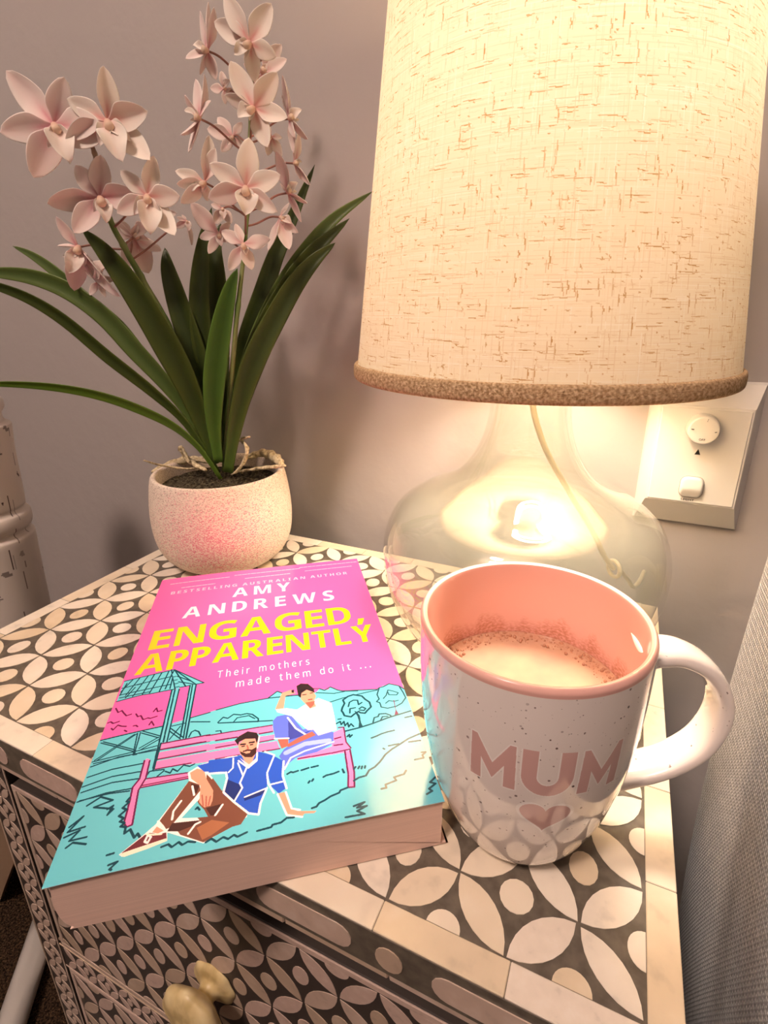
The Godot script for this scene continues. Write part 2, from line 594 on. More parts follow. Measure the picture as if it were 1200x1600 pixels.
func build_chair() -> void:
	var t := thing("armchair", "grey ribbed-fabric upholstered armchair standing close to the table's right edge", "armchair", Vector3(0.47, 0.0, -0.145))
	# side and arm as one padded block; its left face bulges softly
	var st := tool()
	var rows := []
	for k in 7: rows.append(Vector2(0.06 + 0.045 * (1.0 - cos(PI / 2 * k / 6.0)), 0.045 * (1.0 - sin(PI / 2 * k / 6.0))))
	for k in 40: rows.append(Vector2(lerpf(0.115, 0.89, k / 39.0), 0.0))
	for k in 7: rows.append(Vector2(0.90 + 0.045 * sin(PI / 2 * k / 6.0), 0.045 * (1.0 - cos(PI / 2 * k / 6.0))))
	var nrow := rows.size() - 1
	var ring := func(s: float) -> Vector2:     # rounded rectangle, s in 0..1, counted from the back left corner
		var r := 0.03
		var hx := 0.15
		var hz := 0.36
		var k := int(s * 4.0) % 4
		var f := s * 4.0 - int(s * 4.0)
		var cx: float = [-1, 1, 1, -1][k] * (hx - r)
		var cz: float = [-1, -1, 1, 1][k] * (hz - r)
		if f <= 0.5:
			var a: float = [PI, 1.5 * PI, 0.0, 0.5 * PI][k] + f * PI
			return Vector2(cx + r * cos(a), cz + r * sin(a))
		var g := (f - 0.5) * 2.0
		return [Vector2(lerpf(-hx + r, hx - r, g), -hz), Vector2(hx, lerpf(-hz + r, hz - r, g)), Vector2(lerpf(hx - r, -hx + r, g), hz), Vector2(-hx, lerpf(hz - r, -hz + r, g))][k]
	grid(st, 96, nrow + 2, func(u, v):
		var k := clampi(int(round(v * (nrow + 2))) - 1, 0, nrow)
		var e: Vector2 = ring.call(u if u < 1.0 else 0.0)
		var y: float = rows[k].x
		var w: float = 1.0 - rows[k].y / 0.15
		var d: float = 1.0 - rows[k].y / 0.36
		if v < 0.001 or v > 0.999: w = 0.0; d = 0.0
		var x: float = e.x * w
		if e.x < -0.1: x += 0.006 + 0.010 * pow((y - 0.58) / 0.17, 2.0) * (0.6 if y > 0.58 else 1.0) / (1.0 + pow((y - 0.58) / 0.3, 2.0)) - 0.008
		return Vector3(0.132 + x, y, 0.345 + e.y * d))
	put("padded_side", done(st), M.chair, t)
	var seam := []
	for k in 30: 
		var z := lerpf(0.03, 0.62, k / 29.0)
		seam.append(Vector3(-0.008 + 0.002 * sin(k * 0.4), 0.235 + 0.05 * k / 29.0 + 0.12 * pow(maxf(0.0, 1.0 - k / 6.0), 2.0), z))
	put("seam_piping", rod(smooth3(seam, 2), 0.003, 8), M.piping, t)
	for k in [[0.03, 0.06], [0.24, 0.06], [0.03, 0.62], [0.24, 0.62]]:
		st = tool()
		lathe(st, [Vector2(0.0, 0.0), Vector2(0.016, 0.0), Vector2(0.018, 0.004), Vector2(0.024, 0.1), Vector2(0.0, 0.1)], 16)
		put("leg", done(st), M.dark, t, Vector3(k[0], 0.0, k[1]))

# ------------------------------------------------------------------ the table
func shaded_bone() -> Material: return bones[5 + rng.randi() % 3]  # bone for the fronts, darkened in colour to stand for shade

func bone(i := -1) -> Material: return bones[rng.randi() % 5] if i < 0 else bones[i]

func inlay(called: String, mesh: Mesh, parent: Node, at: Vector3, turn: float, jitter := 0.02) -> void:
	var o := put(called, mesh, bone(), parent, at)
	o.rotation.y = turn + rng.randf_range(-jitter, jitter)
	var s := 1.0 + rng.randf_range(-0.04, 0.03)
	o.scale = Vector3(s, 1, s * (1.0 + rng.randf_range(-0.05, 0.05)))

# joined small inlay on a lattice of nu x nv steps of the size d, in the frame f (x right, z down the face, y out of it)
func small_inlay(st: SurfaceTool, nu: int, nv: int, d: float, f: Transform3D) -> void:
	var l := d * 1.414
	for i in nu:
		for j in nv:
			var down := (i + j) % 2 == 0
			slab_piece(st, petal_outline(l * 0.92, l * 0.38, 5), 0.0004, f * Transform3D(Basis(Vector3.UP, -PI / 4 if down else PI / 4), Vector3((i + 0.5) * d, 0, (j + 0.5) * d)))
	for i in nu + 1:
		for j in nv + 1:
			if (i + j) % 2 == 0: continue
			if i == 0 or j == 0 or i == nu or j == nv: continue
			slab_piece(st, oval_outline(d * 0.24, d * 0.34, 0, TAU, 8), 0.0004, f * Transform3D(Basis(), Vector3(i * d, 0, j * d)))

func build_table() -> void:
	var t := thing("bedside_table", "bedside table with cream bone petal inlay set in dark grey resin", "table")
	var x0 := -0.5 * S
	var x1 := 18.5 * S
	var z0 := -12.45 * SV
	var z1 := 0.5 * S
	# tabletop: the resin slab and every bone piece set in it
	var top := put("tabletop", box_mesh(Vector3(x1 - x0, 0.0215, z1 - z0), 0.0008), M.resin, t, Vector3((x0 + x1) / 2, TH - 0.01075, (z0 + z1) / 2))
	var o := -top.position
	var l := sqrt(S * S + SV * SV)
	var pm := [piece_mesh(petal_outline(l * 0.945, l * 0.40), 0.0005 + PROUD), piece_mesh(petal_outline(l * 0.95, l * 0.425), 0.0005 + PROUD), piece_mesh(petal_outline(l * 0.94, l * 0.385), 0.0005 + PROUD)]
	var om := [piece_mesh(oval_outline(S * 0.25, S * 0.30), 0.0005 + PROUD), piece_mesh(oval_outline(S * 0.28, S * 0.27), 0.0005 + PROUD)]
	var hm := piece_mesh(oval_outline(S * 0.29, S * 0.27, 0.0, PI, 14), 0.0005 + PROUD)
	var ang := atan2(SV, S)
	for i in 18:
		for j in 12:
			inlay("petal", pm[rng.randi() % 3], top, o + Vector3((i + 0.5) * S, TH - 0.0005, -(j + 0.5) * SV), ang if (i + j) % 2 == 0 else -ang)
	for i in 19:
		for j in 13:
			if (i + j) % 2 == 0: continue
			var at := o + Vector3(i * S, TH - 0.0005, -j * SV)
			var edge := (i == 0 or i == 18) or (j == 0 or j == 12)
			if not edge: inlay("oval", om[rng.randi() % 2], top, at, 0.0, 0.25)
			elif j == 0: inlay("half_oval", hm, top, at, PI, 0.0)
			elif j == 12: inlay("half_oval", hm, top, at, 0.0, 0.0)
			elif i == 0: inlay("half_oval", hm, top, at, PI / 2, 0.0)
			else: inlay("half_oval", hm, top, at, -PI / 2, 0.0)
	# border strips of bone round the top
	var bw := 0.0113
	var fronts := [x0]
	var q := 16.11 - 2.14 * 7
	while q < 17.4:
		fronts.append(q * S); q += 2.14
	fronts.append(x1)
	for k in fronts.size() - 1:
		for zz in [z1 - bw / 2 - 0.0002, z0 + bw / 2 - 0.0008]:
			var a: float = fronts[k] + (bw if k == 0 and zz < 0 else 0.0)
			var b: float = fronts[k + 1] - (bw if k == fronts.size() - 2 else 0.0)
			put("border_strip", box_mesh(Vector3(b - a - 0.00025, 0.0008 + PROUD, bw), 0.0003), bone(), top, o + Vector3((a + b) / 2, TH - 0.0004 + PROUD / 2, zz))
	var sides := [z1, -2.21 * SV, -4.41 * SV, -7.12 * SV, -9.5 * SV, z0]
	for k in sides.size() - 1:
		for xx in [x0 + bw / 2, x1 - bw / 2]:
			if xx > 0.1 or k > 0:
				put("border_strip", box_mesh(Vector3(bw, 0.0008 + PROUD, sides[k] - sides[k + 1] - 0.00025), 0.0003), bone(), top, o + Vector3(xx, TH - 0.0004 + PROUD / 2, (sides[k] + sides[k + 1]) / 2))
			elif k == 0:
				put("border_strip", box_mesh(Vector3(bw, 0.0008 + PROUD, z1 - bw - sides[1] - 0.0004), 0.0003), bone(), top, o + Vector3(xx, TH - 0.0004 + PROUD / 2, (z1 - bw + sides[1]) / 2))
	# long and round pieces along the slab's edges
	var face := Basis(Vector3.RIGHT, PI / 2)
	var long_m := piece_mesh(pill_outline(0.0455, 0.0125), 0.0004)
	var round_m := piece_mesh(oval_outline(0.0057, 0.0062), 0.0004)
	for k in 6:
		var x := 0.0338 + 0.0786 * k
		if x < 0.39: 
			var p := put("edge_pill", long_m, shaded_bone(), top, o + Vector3(x + 0.0227, TH - 0.0118, z1))
			p.basis = face
		if x - 0.0235 > 0.0:
			var p := put("edge_dot", round_m, shaded_bone(), top, o + Vector3(x - 0.0172, TH - 0.0118, z1))
			p.basis = face
	for k in 4:
		var p := put("edge_pill", long_m, shaded_bone(), top, o + Vector3(x0, TH - 0.0118, -0.03 - 0.07 * k))
		p.basis = Basis(Vector3.FORWARD, PI / 2) * Basis(Vector3.UP, PI / 2)
	# moulding below the slab: strips of bone
	for k in 9:
		var a := lerpf(x0 + 0.002, x1 - 0.002, k / 9.0)
		var b := lerpf(x0 + 0.002, x1 - 0.002, (k + 1) / 9.0)
		put("moulding_strip", box_mesh(Vector3(b - a - 0.0004, 0.0048, 0.012), 0.0006), shaded_bone(), t, Vector3((a + b) / 2, TH - 0.0239 - 0.0004 * sin(k * 1.7), z1 - 0.007))
	for k in 6:
		var a := lerpf(z0 + 0.01, z1 - 0.02, k / 6.0)
		var b := lerpf(z0 + 0.01, z1 - 0.02, (k + 1) / 6.0)
		for xx in [x0 + 0.008, x1 - 0.008]:
			put("moulding_strip", box_mesh(Vector3(0.012, 0.0048, b - a - 0.0004), 0.0006), bone(), t, Vector3(xx, TH - 0.0239, (a + b) / 2))
	# carcass
	var zf := -0.009
	var bx0 := 0.013
	var bx1 := 0.400
	var st := tool()
	box(st, Vector3((bx0 + bx1) / 2, TH - 0.0245, (z0 + zf) / 2 - 0.012), Vector3(bx1 - bx0, 0.0055, zf - z0 - 0.03), 0.0005)
	box(st, Vector3(bx0 + 0.008, 0.335, (z0 + 0.01 + zf - 0.02) / 2), Vector3(0.016, 0.474, zf - 0.02 - z0 - 0.01), 0.001)
	box(st, Vector3(bx1 - 0.008, 0.335, (z0 + 0.01 + zf - 0.02) / 2), Vector3(0.016, 0.474, zf - 0.02 - z0 - 0.01), 0.001)
	box(st, Vector3((bx0 + bx1) / 2, 0.335, z0 + 0.016), Vector3(bx1 - bx0 - 0.033, 0.474, 0.012), 0.001)
	box(st, Vector3((bx0 + bx1) / 2, 0.104, (z0 + zf) / 2), Vector3(bx1 - bx0 - 0.033, 0.012, zf - z0 - 0.05), 0.001)
	put("carcass", done(st), M.resin_shaded, t)
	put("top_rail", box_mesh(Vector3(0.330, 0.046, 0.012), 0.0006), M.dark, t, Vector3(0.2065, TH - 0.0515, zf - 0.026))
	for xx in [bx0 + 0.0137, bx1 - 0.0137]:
		var s := put("stile", box_mesh(Vector3(0.0274, 0.474, 0.019), 0.0008), M.resin_shaded, t, Vector3(xx, 0.335, zf - 0.0095))
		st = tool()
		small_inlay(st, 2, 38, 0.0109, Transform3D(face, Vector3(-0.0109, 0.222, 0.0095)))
		var sm := put("stile_inlay", done(st), shaded_bone(), s)
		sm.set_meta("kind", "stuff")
		for e in [-0.0129, 0.0129]: put("edge_strip", box_mesh(Vector3(0.0015, 0.472, 0.0008), 0.0002), shaded_bone(), s, Vector3(e, 0, 0.0096))
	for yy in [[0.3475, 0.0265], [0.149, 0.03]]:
		var s := put("rail", box_mesh(Vector3(0.331, yy[1], 0.019), 0.0006), M.resin_shaded, t, Vector3(0.2065, yy[0], zf - 0.0095))
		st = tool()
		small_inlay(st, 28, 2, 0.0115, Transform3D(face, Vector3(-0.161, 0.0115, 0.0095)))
		var sm := put("rail_inlay", done(st), shaded_bone(), s)
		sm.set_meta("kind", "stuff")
		for e in [-1, 1]: put("edge_strip", box_mesh(Vector3(0.330, 0.0012, 0.0008), 0.0002), shaded_bone(), s, Vector3(0, e * (yy[1] / 2 - 0.0007), 0.0096))
	# drawers
	var du := 0.02245
	var dl := du * 1.414
	var dp := [piece_mesh(petal_outline(dl * 0.92, dl * 0.34), 0.0004), piece_mesh(petal_outline(dl * 0.93, dl * 0.36), 0.0004)]
	var dq := [piece_mesh(oval_outline(du * 0.22, du * 0.30), 0.0004), piece_mesh(oval_outline(du * 0.24, du * 0.28), 0.0004)]
	var dh := piece_mesh(oval_outline(du * 0.3, du * 0.25, 0.0, PI, 12), 0.0004)
	for d in 2:
		var top_y := 0.5225 if d == 0 else 0.3325
		var nv := 7
		var hgt := 0.1605 if d == 0 else 0.1675
		var dr := put("drawer", box_mesh(Vector3(0.3265, hgt, 0.018), 0.001), M.resin_shaded, t, Vector3(0.2065, top_y - hgt / 2, zf - 0.0095))
		dr.rotation.z = 0.010 if d == 0 else 0.0
		var fx := 0.047 - 0.2065
		var fy := hgt / 2 - 0.0045
		for i in 14:
			for j in nv:
				if d == 1 and j >= 4: continue
				var p := put("petal_inlay", dp[rng.randi() % 2], shaded_bone(), dr, Vector3(fx + (i + 0.5) * du, fy - (j + 0.5) * (hgt - 0.008) / nv, 0.0089))
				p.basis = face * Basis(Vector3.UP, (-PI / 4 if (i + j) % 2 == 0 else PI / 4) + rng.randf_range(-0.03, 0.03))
		for i in 15:
			for j in nv + 1:
				if (i + j) % 2 == 0 or (d == 1 and j >= 4): continue
				var edge := i == 0 or i == 14 or j == 0 or j == nv
				var p := put("oval_inlay" if not edge else "half_oval_inlay", dh if edge else dq[rng.randi() % 2], shaded_bone(), dr, Vector3(fx + i * du, fy - j * (hgt - 0.008) / nv, 0.0089))
				var turn := rng.randf_range(-0.15, 0.15)
				if edge: turn = 0.0 if j == 0 else PI if j == nv else PI / 2 if i == 0 else -PI / 2
				p.basis = face * Basis(Vector3.UP, turn)
		if d == 1:
			st = tool()
			small_inlay(st, 14, 3, du, Transform3D(face, Vector3(fx, fy - 4.0 * (hgt - 0.008) / nv, 0.0089)))
			var sm := put("lower_inlay", done(st), shaded_bone(), dr)
			sm.set_meta("kind", "stuff")
		for e in [-1, 1]:
			put("edge_strip", box_mesh(Vector3(0.326, 0.0038, 0.0009), 0.0002), shaded_bone(), dr, Vector3(0, e * (hgt / 2 - 0.0021), 0.0091))
			put("edge_strip", box_mesh(Vector3(0.0038, hgt - 0.0082, 0.0009), 0.0002), shaded_bone(), dr, Vector3(e * 0.1611, 0, 0.0091))
		# carved bone knob on a rosette
		st = tool()
		lathe(st, smooth2([Vector2(0.0, 0.0), Vector2(0.014, 0.0), Vector2(0.0145, 0.0015), Vector2(0.012, 0.003), Vector2(0.007, 0.0045), Vector2(0.006, 0.009), Vector2(0.012, 0.0115), Vector2(0.0185, 0.015), Vector2(0.0205, 0.0185), Vector2(0.018, 0.022), Vector2(0.010, 0.0242), Vector2(0.0, 0.0247)], 4), 48, func(a, y): return 1.0 + (0.035 * cos(a * 8.0) if y > 0.012 or y < 0.004 else 0.0))
		var kn := put("knob", done(st), M.knob, dr, Vector3(0.0, 0.0, 0.0090))
		kn.basis = face
	# turned-in feet
	for k in [[bx0 + 0.02, zf - 0.022], [bx1 - 0.02, zf - 0.022], [bx0 + 0.02, z0 + 0.033], [bx1 - 0.02, z0 + 0.033]]:
		st = tool()
		lathe(st, [Vector2(0.0, 0.0), Vector2(0.011, 0.0), Vector2(0.012, 0.002), Vector2(0.018, 0.098), Vector2(0.0, 0.098)], 16)
		put("foot", done(st), M.resin, t, Vector3(k[0], 0.0, k[1]))

# ------------------------------------------------------------------ the lamp
func build_lamp() -> void:
	var y0 := TH + PROUD
	var t := thing("table_lamp", "lit table lamp with clear glass bottle base and cream slubbed linen shade", "lamp", Vector3(0.3317, y0, -0.205))
	var outer := smooth2([Vector2(0.057, 0.0), Vector2(0.069, 0.005), Vector2(0.082, 0.018), Vector2(0.0905, 0.038), Vector2(0.0935, 0.058), Vector2(0.0925, 0.075), Vector2(0.0855, 0.091), Vector2(0.073, 0.101), Vector2(0.058, 0.108), Vector2(0.044, 0.117), Vector2(0.034, 0.130), Vector2(0.0275, 0.146), Vector2(0.0245, 0.165), Vector2(0.0235, 0.19), Vector2(0.0235, 0.207)], 5)
	var th := 0.0034
	var st := tool()
	lathe(st, outer, 128)
	lathe(st, [Vector2(0.0, 0.0), Vector2(0.03, 0.0), Vector2(0.057, 0.0)].map(func(p): return p), 128)
	put("glass_body", done(st), M.glass, t)
	var inner := []
	for p in outer: inner.append(Vector2(p.x - th, p.y + (0.004 if p.y < 0.004 else 0.001)))
	inner.reverse()
	inner.append(Vector2(0.02, 0.0042)); inner.append(Vector2(0.0, 0.0042))
	st = tool()
	lathe(st, inner, 128)
	put("glass_lining", done(st), M.glass, t)
	# cap, socket and bulb
	st = tool()
	lathe(st, [Vector2(0.0, 0.203), Vector2(0.0255, 0.203), Vector2(0.0262, 0.205), Vector2(0.0262, 0.216), Vector2(0.025, 0.218), Vector2(0.010, 0.219), Vector2(0.010, 0.226), Vector2(0.0, 0.226)], 48)
	put("neck_cap", done(st), M.brass, t)
	var hold := Transform3D(Basis(Vector3.BACK, -0.24), Vector3(0, 0.224, 0))
	st = tool()
	lathe(st, [Vector2(0.0, 0.226), Vector2(0.017, 0.226), Vector2(0.018, 0.229), Vector2(0.018, 0.272), Vector2(0.016, 0.274), Vector2(0.0, 0.274)].map(func(p): return p - Vector2(0, 0.224)), 40)
	put("socket", done(st), M.plastic, t).transform = hold
	st = tool()
	lathe(st, smooth2([Vector2(0.0, 0.050), Vector2(0.0125, 0.050), Vector2(0.013, 0.062), Vector2(0.018, 0.074), Vector2(0.027, 0.089), Vector2(0.030, 0.106), Vector2(0.026, 0.123), Vector2(0.014, 0.134), Vector2(0.0, 0.136)], 5), 40)
	put("bulb", done(st), M.bulb, t).transform = hold
	var l := OmniLight3D.new()
	l.name = "bulb_light"
	l.position = hold * Vector3(0, 0.104, 0)
	l.light_color = Color(1.0, 0.95, 0.895)
	l.light_energy = 0.125
	l.light_size = 0.042
	l.omni_range = 6.0
	l.omni_attenuation = 2.0
	l.shadow_enabled = true
	t.add_child(l)
	# shade: one sheet of linen, a wire ring and a bias tape at each end
	var yb := 0.1835
	var yt := 0.405
	var rb := 0.1085
	var rt := 0.0840
	st = tool()
	lathe(st, [Vector2(rb, yb), Vector2(lerpf(rb, rt, 0.25), lerpf(yb, yt, 0.25)), Vector2(lerpf(rb, rt, 0.5), lerpf(yb, yt, 0.5)), Vector2(lerpf(rb, rt, 0.75), lerpf(yb, yt, 0.75)), Vector2(rt, yt)], 160)
	var sh := put("lamp_shade", done(st), M.linen, t)
	for e in [[rb, yb, 1.0], [rt, yt, -1.0]]:
		st = tool()
		var r: float = e[0]
		var y: float = e[1]
		var d: float = e[2]
		var pr := [Vector2(r - 0.0016, y + 0.006 * d), Vector2(r - 0.002, y - 0.0005 * d), Vector2(r - 0.0005, y - 0.0022 * d), Vector2(r + 0.0016, y - 0.001 * d), Vector2(r + 0.0019, y + 0.003 * d), Vector2(r + 0.0014, y + 0.0062 * d), Vector2(r - 0.0004, y + 0.0068 * d)]
		if d < 0: pr.reverse()
		lathe(st, smooth2(pr, 3), 160)
		put("bias_tape", done(st), M.tape, sh)
	for k in 3:
		var a := TAU * k / 3.0 + 0.5
		put("spider_arm", rod([Vector3(0.008 * cos(a), 0.2255, 0.008 * sin(a)), Vector3(0.05 * cos(a), 0.222, 0.05 * sin(a)), Vector3((rb - 0.004) * cos(a), 0.1885, (rb - 0.004) * sin(a))], 0.0012, 8), M.brass, sh)
	# the flex runs down inside the glass to a grommet at the back
	var w := smooth3([Vector3(0.000, 0.205, 0.0), Vector3(-0.001, 0.180, -0.004), Vector3(0.001, 0.158, -0.008), Vector3(0.010, 0.130, -0.018), Vector3(0.026, 0.098, -0.034), Vector3(0.044, 0.066, -0.047), Vector3(0.055, 0.044, -0.053), Vector3(0.0625, 0.034, -0.0565)], 6)
	put("flex", rod(w, 0.0020, 10), M.cord, t)
	st = tool()
	for k in 24:
		pass
	sweep(st, smooth3(range(25).map(func(k): return Vector3(0.0625, 0.034, -0.0565) + (Vector3(0.67, 0, 0.74) * cos(TAU * k / 24.0) + Vector3.UP * sin(TAU * k / 24.0)) * 0.0062), 2), 10, func(_t, a): return Vector2(cos(a), sin(a)) * 0.0016, Vector3(0.74, 0.2, -0.67))
	put("grommet", done(st), M.cord, t)
	var w2 := smooth3([Vector3(0.066, 0.033, -0.060), Vector3(0.074, 0.020, -0.070), Vector3(0.079, 0.008, -0.084), Vector3(0.084, 0.006, -0.100), Vector3(0.088, 0.004, -0.124)], 6)
	put("flex", rod(w2, 0.0017, 8), M.cord, t)

# ------------------------------------------------------------------ the orchid
func tint3(a: Color, b: Color, c: Color, t: float) -> Color:
	return a.lerp(b, t * 2.0) if t < 0.5 else b.lerp(c, t * 2.0 - 1.0)

func blade(st: SurfaceTool, tip: Vector3, width: float, facing: Vector3, bow: float, cup: float, hue: int, frill := 0.0) -> void:
	var l := tip.length()
	var d := tip / l
	var w := l * 0.46
	var n := (facing - d * facing.dot(d)).normalized()
	var show := clampf(width / (l * 0.40), 0.12, 1.0)
	var turn := acos(show) * (1.0 if rng.randf() < 0.5 else -1.0)
	if width > l * 0.40:
		w = width
		turn = rng.randf_range(-0.3, 0.3)
	n = n.rotated(d, turn)
	var side := d.cross(n)
	var base: Color = [Color(0.78, 0.36, 0.33), Color(0.70, 0.30, 0.33), Color(0.72, 0.38, 0.37)][hue]
	var body: Color = [Color(0.93, 0.84, 0.76), Color(0.91, 0.76, 0.72), Color(0.88, 0.74, 0.69)][hue]
	var rim: Color = [Color(0.96, 0.92, 0.85), Color(0.95, 0.88, 0.83), Color(0.92, 0.84, 0.78)][hue]
	var ph := rng.randf() * TAU
	var pts := func(u: float, v: float) -> Vector3:
		# u runs round the thin section, v from base to tip
		var a := TAU * u
		var x := cos(a)
		var prof := pow(sin(PI * clampf(pow(v, 0.92) * 0.92 + 0.06, 0, 1)), 0.72) * (0.36 + 0.64 * smoothstep(0.0, 0.42, v))
		if v > 0.999: prof = 0.02
		var hw := w * 0.5 * prof
		var thick := 0.00028 + 0.0005 * (1.0 - v)
		var off := bow * l * sin(PI * v * 0.9) + cup * hw * x * x - 0.10 * hw * maxf(0.0, 1.0 - absf(x) * 3.0)
		off += frill * l * 0.06 * sin(9.0 * v + ph) * x
		return d * (l * v) + side * (hw * x) + n * (off + thick * sin(a))
	var col := func(u: float, v: float) -> Color:
		var x := absf(cos(TAU * u))
		var deep := clampf(1.15 - v * 1.9 - x * 0.25, 0, 1) + 0.38 * clampf(1.0 - x * 2.5, 0, 1) * clampf(1.0 - v * 1.1, 0, 1)
		return body.lerp(rim, smoothstep(0.35, 1.0, x) * 0.8 + 0.2 * v).lerp(base, clampf(deep * deep, 0, 0.92))
	grid(st, 16, 14, pts, col)

func build_plant() -> void:
	var t := thing("potted_orchid", "artificial pale pink orchid with strappy green leaves in a speckled cream pot", "plant", Vector3(0.0635, TH + PROUD, -0.2125))
	var st := tool()
	var prof := smooth2([Vector2(0.0, 0.0), Vector2(0.030, 0.0), Vector2(0.038, 0.0015), Vector2(0.046, 0.006), Vector2(0.0545, 0.015), Vector2(0.0595, 0.028), Vector2(0.0612, 0.045), Vector2(0.0605, 0.062), Vector2(0.0585, 0.077), Vector2(0.0568, 0.0845), Vector2(0.0555, 0.0865), Vector2(0.0530, 0.0862), Vector2(0.0515, 0.083), Vector2(0.0505, 0.070), Vector2(0.0500, 0.064), Vector2(0.0, 0.064)], 4)
	lathe(st, prof, 96, func(a, y): return 1.0 + 0.006 * sin(a * 3.0 + 1.0) * clampf(y * 20.0, 0.0, 1.0))
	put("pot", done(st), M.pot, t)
	var sn := FastNoiseLite.new()
	sn.seed = 3; sn.frequency = 90.0
	st = tool()
	grid(st, 48, 16, func(u, v):
		var a: float = TAU * (u if u < 1.0 else 0.0)
		var r: float = 0.0512 * (1.0 - v)
		var p := Vector2(cos(a), sin(a)) * r
		return Vector3(p.x, 0.0745 + 0.0035 * sn.get_noise_2d(p.x, p.y) * (1.0 if v > 0.0 else 0.0) + 0.003 * v, p.y))
	put("soil", done(st), M.soil, t)
	var rr := 0
	for r in [[[168,848,34],[236,895,25],[301,992,-4],[311,1089,-30],[208,1121,-93],[111,1121,-159]],[[69,1068,-141],[210,1144,-94],[339,1185,-43]],[[-425,1008,411],[-475,909,213],[-351,843,48],[-114,890,51]],[[-453,1015,-15],[-367,931,1],[-175,902,79],[-31,890,124]],[[71,810,-142],[300,869,-135],[494,916,-113],[632,942,-120]],[[28,887,-341],[169,936,-405],[338,919,-371],[510,910,-229]],[[-631,814,174],[-572,854,-17],[-442,877,-130],[-317,836,-241]],[[-382,1017,62],[-398,1028,14],[-233,938,105]]]:
		var pts := []
		for p in r: pts.append(V(p))
		pts = smooth3(pts, 6)
		var rad: float = [0.0022, 0.0018, 0.0014, 0.0028, 0.0024, 0.0055, 0.0045, 0.0022][rr]
		st = tool()
		sweep(st, pts, 8, func(v, a): return Vector2(cos(a), sin(a) * 0.7) * rad * (0.55 + 0.45 * sin(PI * v)) * (1.0 + 0.18 * sin(v * 31.0 + a * 2.0)))
		put("root", done(st), M.root, t)
		rr += 1
	var tones := [[Color(0.028, 0.044, 0.008), Color(0.064, 0.088, 0.016)], [Color(0.062, 0.100, 0.024), Color(0.115, 0.165, 0.038)], [Color(0.060, 0.115, 0.010), Color(0.100, 0.175, 0.020)], [Color(0.034, 0.078, 0.010), Color(0.085, 0.170, 0.024)]]
	for row in [[2,47,[46,797,34],[-76,1086,121],[-231,1297,232],[-457,1457,379],[-696,1571,536],[-967,1640,709],[-1281,1669,904],[-1505,1648,1060]],[0,61,[-5,841,2],[-197,1287,110],[-399,1566,228],[-661,1852,377],[-911,2143,522],[-1121,2315,650],[-1343,2417,786],[-1512,2479,899]],[1,91,[-91,890,-69],[-213,1260,-23],[-414,1608,56],[-620,1888,135],[-834,2169,217],[-1078,2366,313],[-1336,2471,413],[-1607,2508,519],[-1865,2505,619]],[1,67,[-177,891,-140],[-385,1364,-78],[-628,1729,-10],[-869,2071,52],[-1125,2294,119],[-1388,2530,185],[-1592,2662,223],[-1788,2744,255]],[0,127,[-4,948,2],[-58,1239,37],[-139,1625,87],[-246,1964,150],[-355,2246,216],[-460,2472,280],[-565,2654,345],[-676,2794,414]],[0,110,[-100,936,-120],[-134,1373,-130],[-206,1761,-131],[-294,2081,-128],[-369,2340,-133],[-432,2544,-147],[-471,2707,-172]],[0,99,[-125,922,-163],[-130,1366,-173],[-161,1758,-176],[-178,2133,-187],[-161,2440,-214],[-113,2736,-257],[-46,2999,-308]],[0,119,[-187,894,-245],[-168,1345,-279],[-153,1802,-319],[-153,2130,-355],[-156,2448,-394],[-166,2706,-431],[-127,2910,-491]],[3,98,[68,959,57],[70,1256,65],[111,1582,58],[180,1891,40],[251,2137,22],[326,2349,3],[400,2509,-15]],[0,93,[-82,922,-182],[-1,1306,-235],[95,1701,-299],[192,2025,-365],[303,2337,-439],[397,2614,-508],[539,2930,-598],[707,3312,-702]],[1,91,[5,889,-112],[90,1267,-171],[196,1656,-246],[322,2001,-334],[476,2334,-436],[655,2631,-551],[865,2896,-681],[1148,3109,-845]],[0,106,[78,888,-35],[186,1344,-103],[304,1722,-181],[442,2057,-270],[611,2379,-376],[789,2644,-487],[1045,2892,-634]],[0,98,[145,872,45],[215,1200,2],[319,1578,-58],[431,1861,-124],[574,2134,-205],[731,2398,-292],[869,2571,-372],[1011,2700,-455]]]:
		var tone: int = row[0]
		var hw: float = row[1] * 0.0001
		var pts := []
		for k in range(2, row.size()): pts.append(V(row[k]))
		pts = smooth3(pts, 5)
		st = tool()
		var ca: Color = tones[tone][0]
		var cb: Color = tones[tone][1]
		# strap with a shallow V section that tapers to a point
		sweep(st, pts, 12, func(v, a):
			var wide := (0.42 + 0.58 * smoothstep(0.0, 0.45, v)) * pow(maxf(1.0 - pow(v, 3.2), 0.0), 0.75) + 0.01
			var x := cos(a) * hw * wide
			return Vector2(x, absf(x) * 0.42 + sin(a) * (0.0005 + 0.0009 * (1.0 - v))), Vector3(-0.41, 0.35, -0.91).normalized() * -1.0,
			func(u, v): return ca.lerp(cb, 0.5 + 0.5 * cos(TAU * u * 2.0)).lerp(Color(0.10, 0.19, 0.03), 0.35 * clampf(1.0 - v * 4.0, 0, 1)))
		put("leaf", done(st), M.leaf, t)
	var stems := [[[39,859,-17],[168,1412,-21],[304,1941,-5],[376,2326,-38],[407,2604,-95],[401,2882,-180],[397,3108,-233],[401,3436,-290],[432,3699,-304],[484,3961,-305],[498,4097,-279]], [[-14,948,6],[-170,1499,-33],[-353,2032,-6],[-471,2434,102],[-525,2667,181],[-559,2864,251],[-598,3082,269],[-590,3312,265],[-554,3426,359]]]
	var paths := []
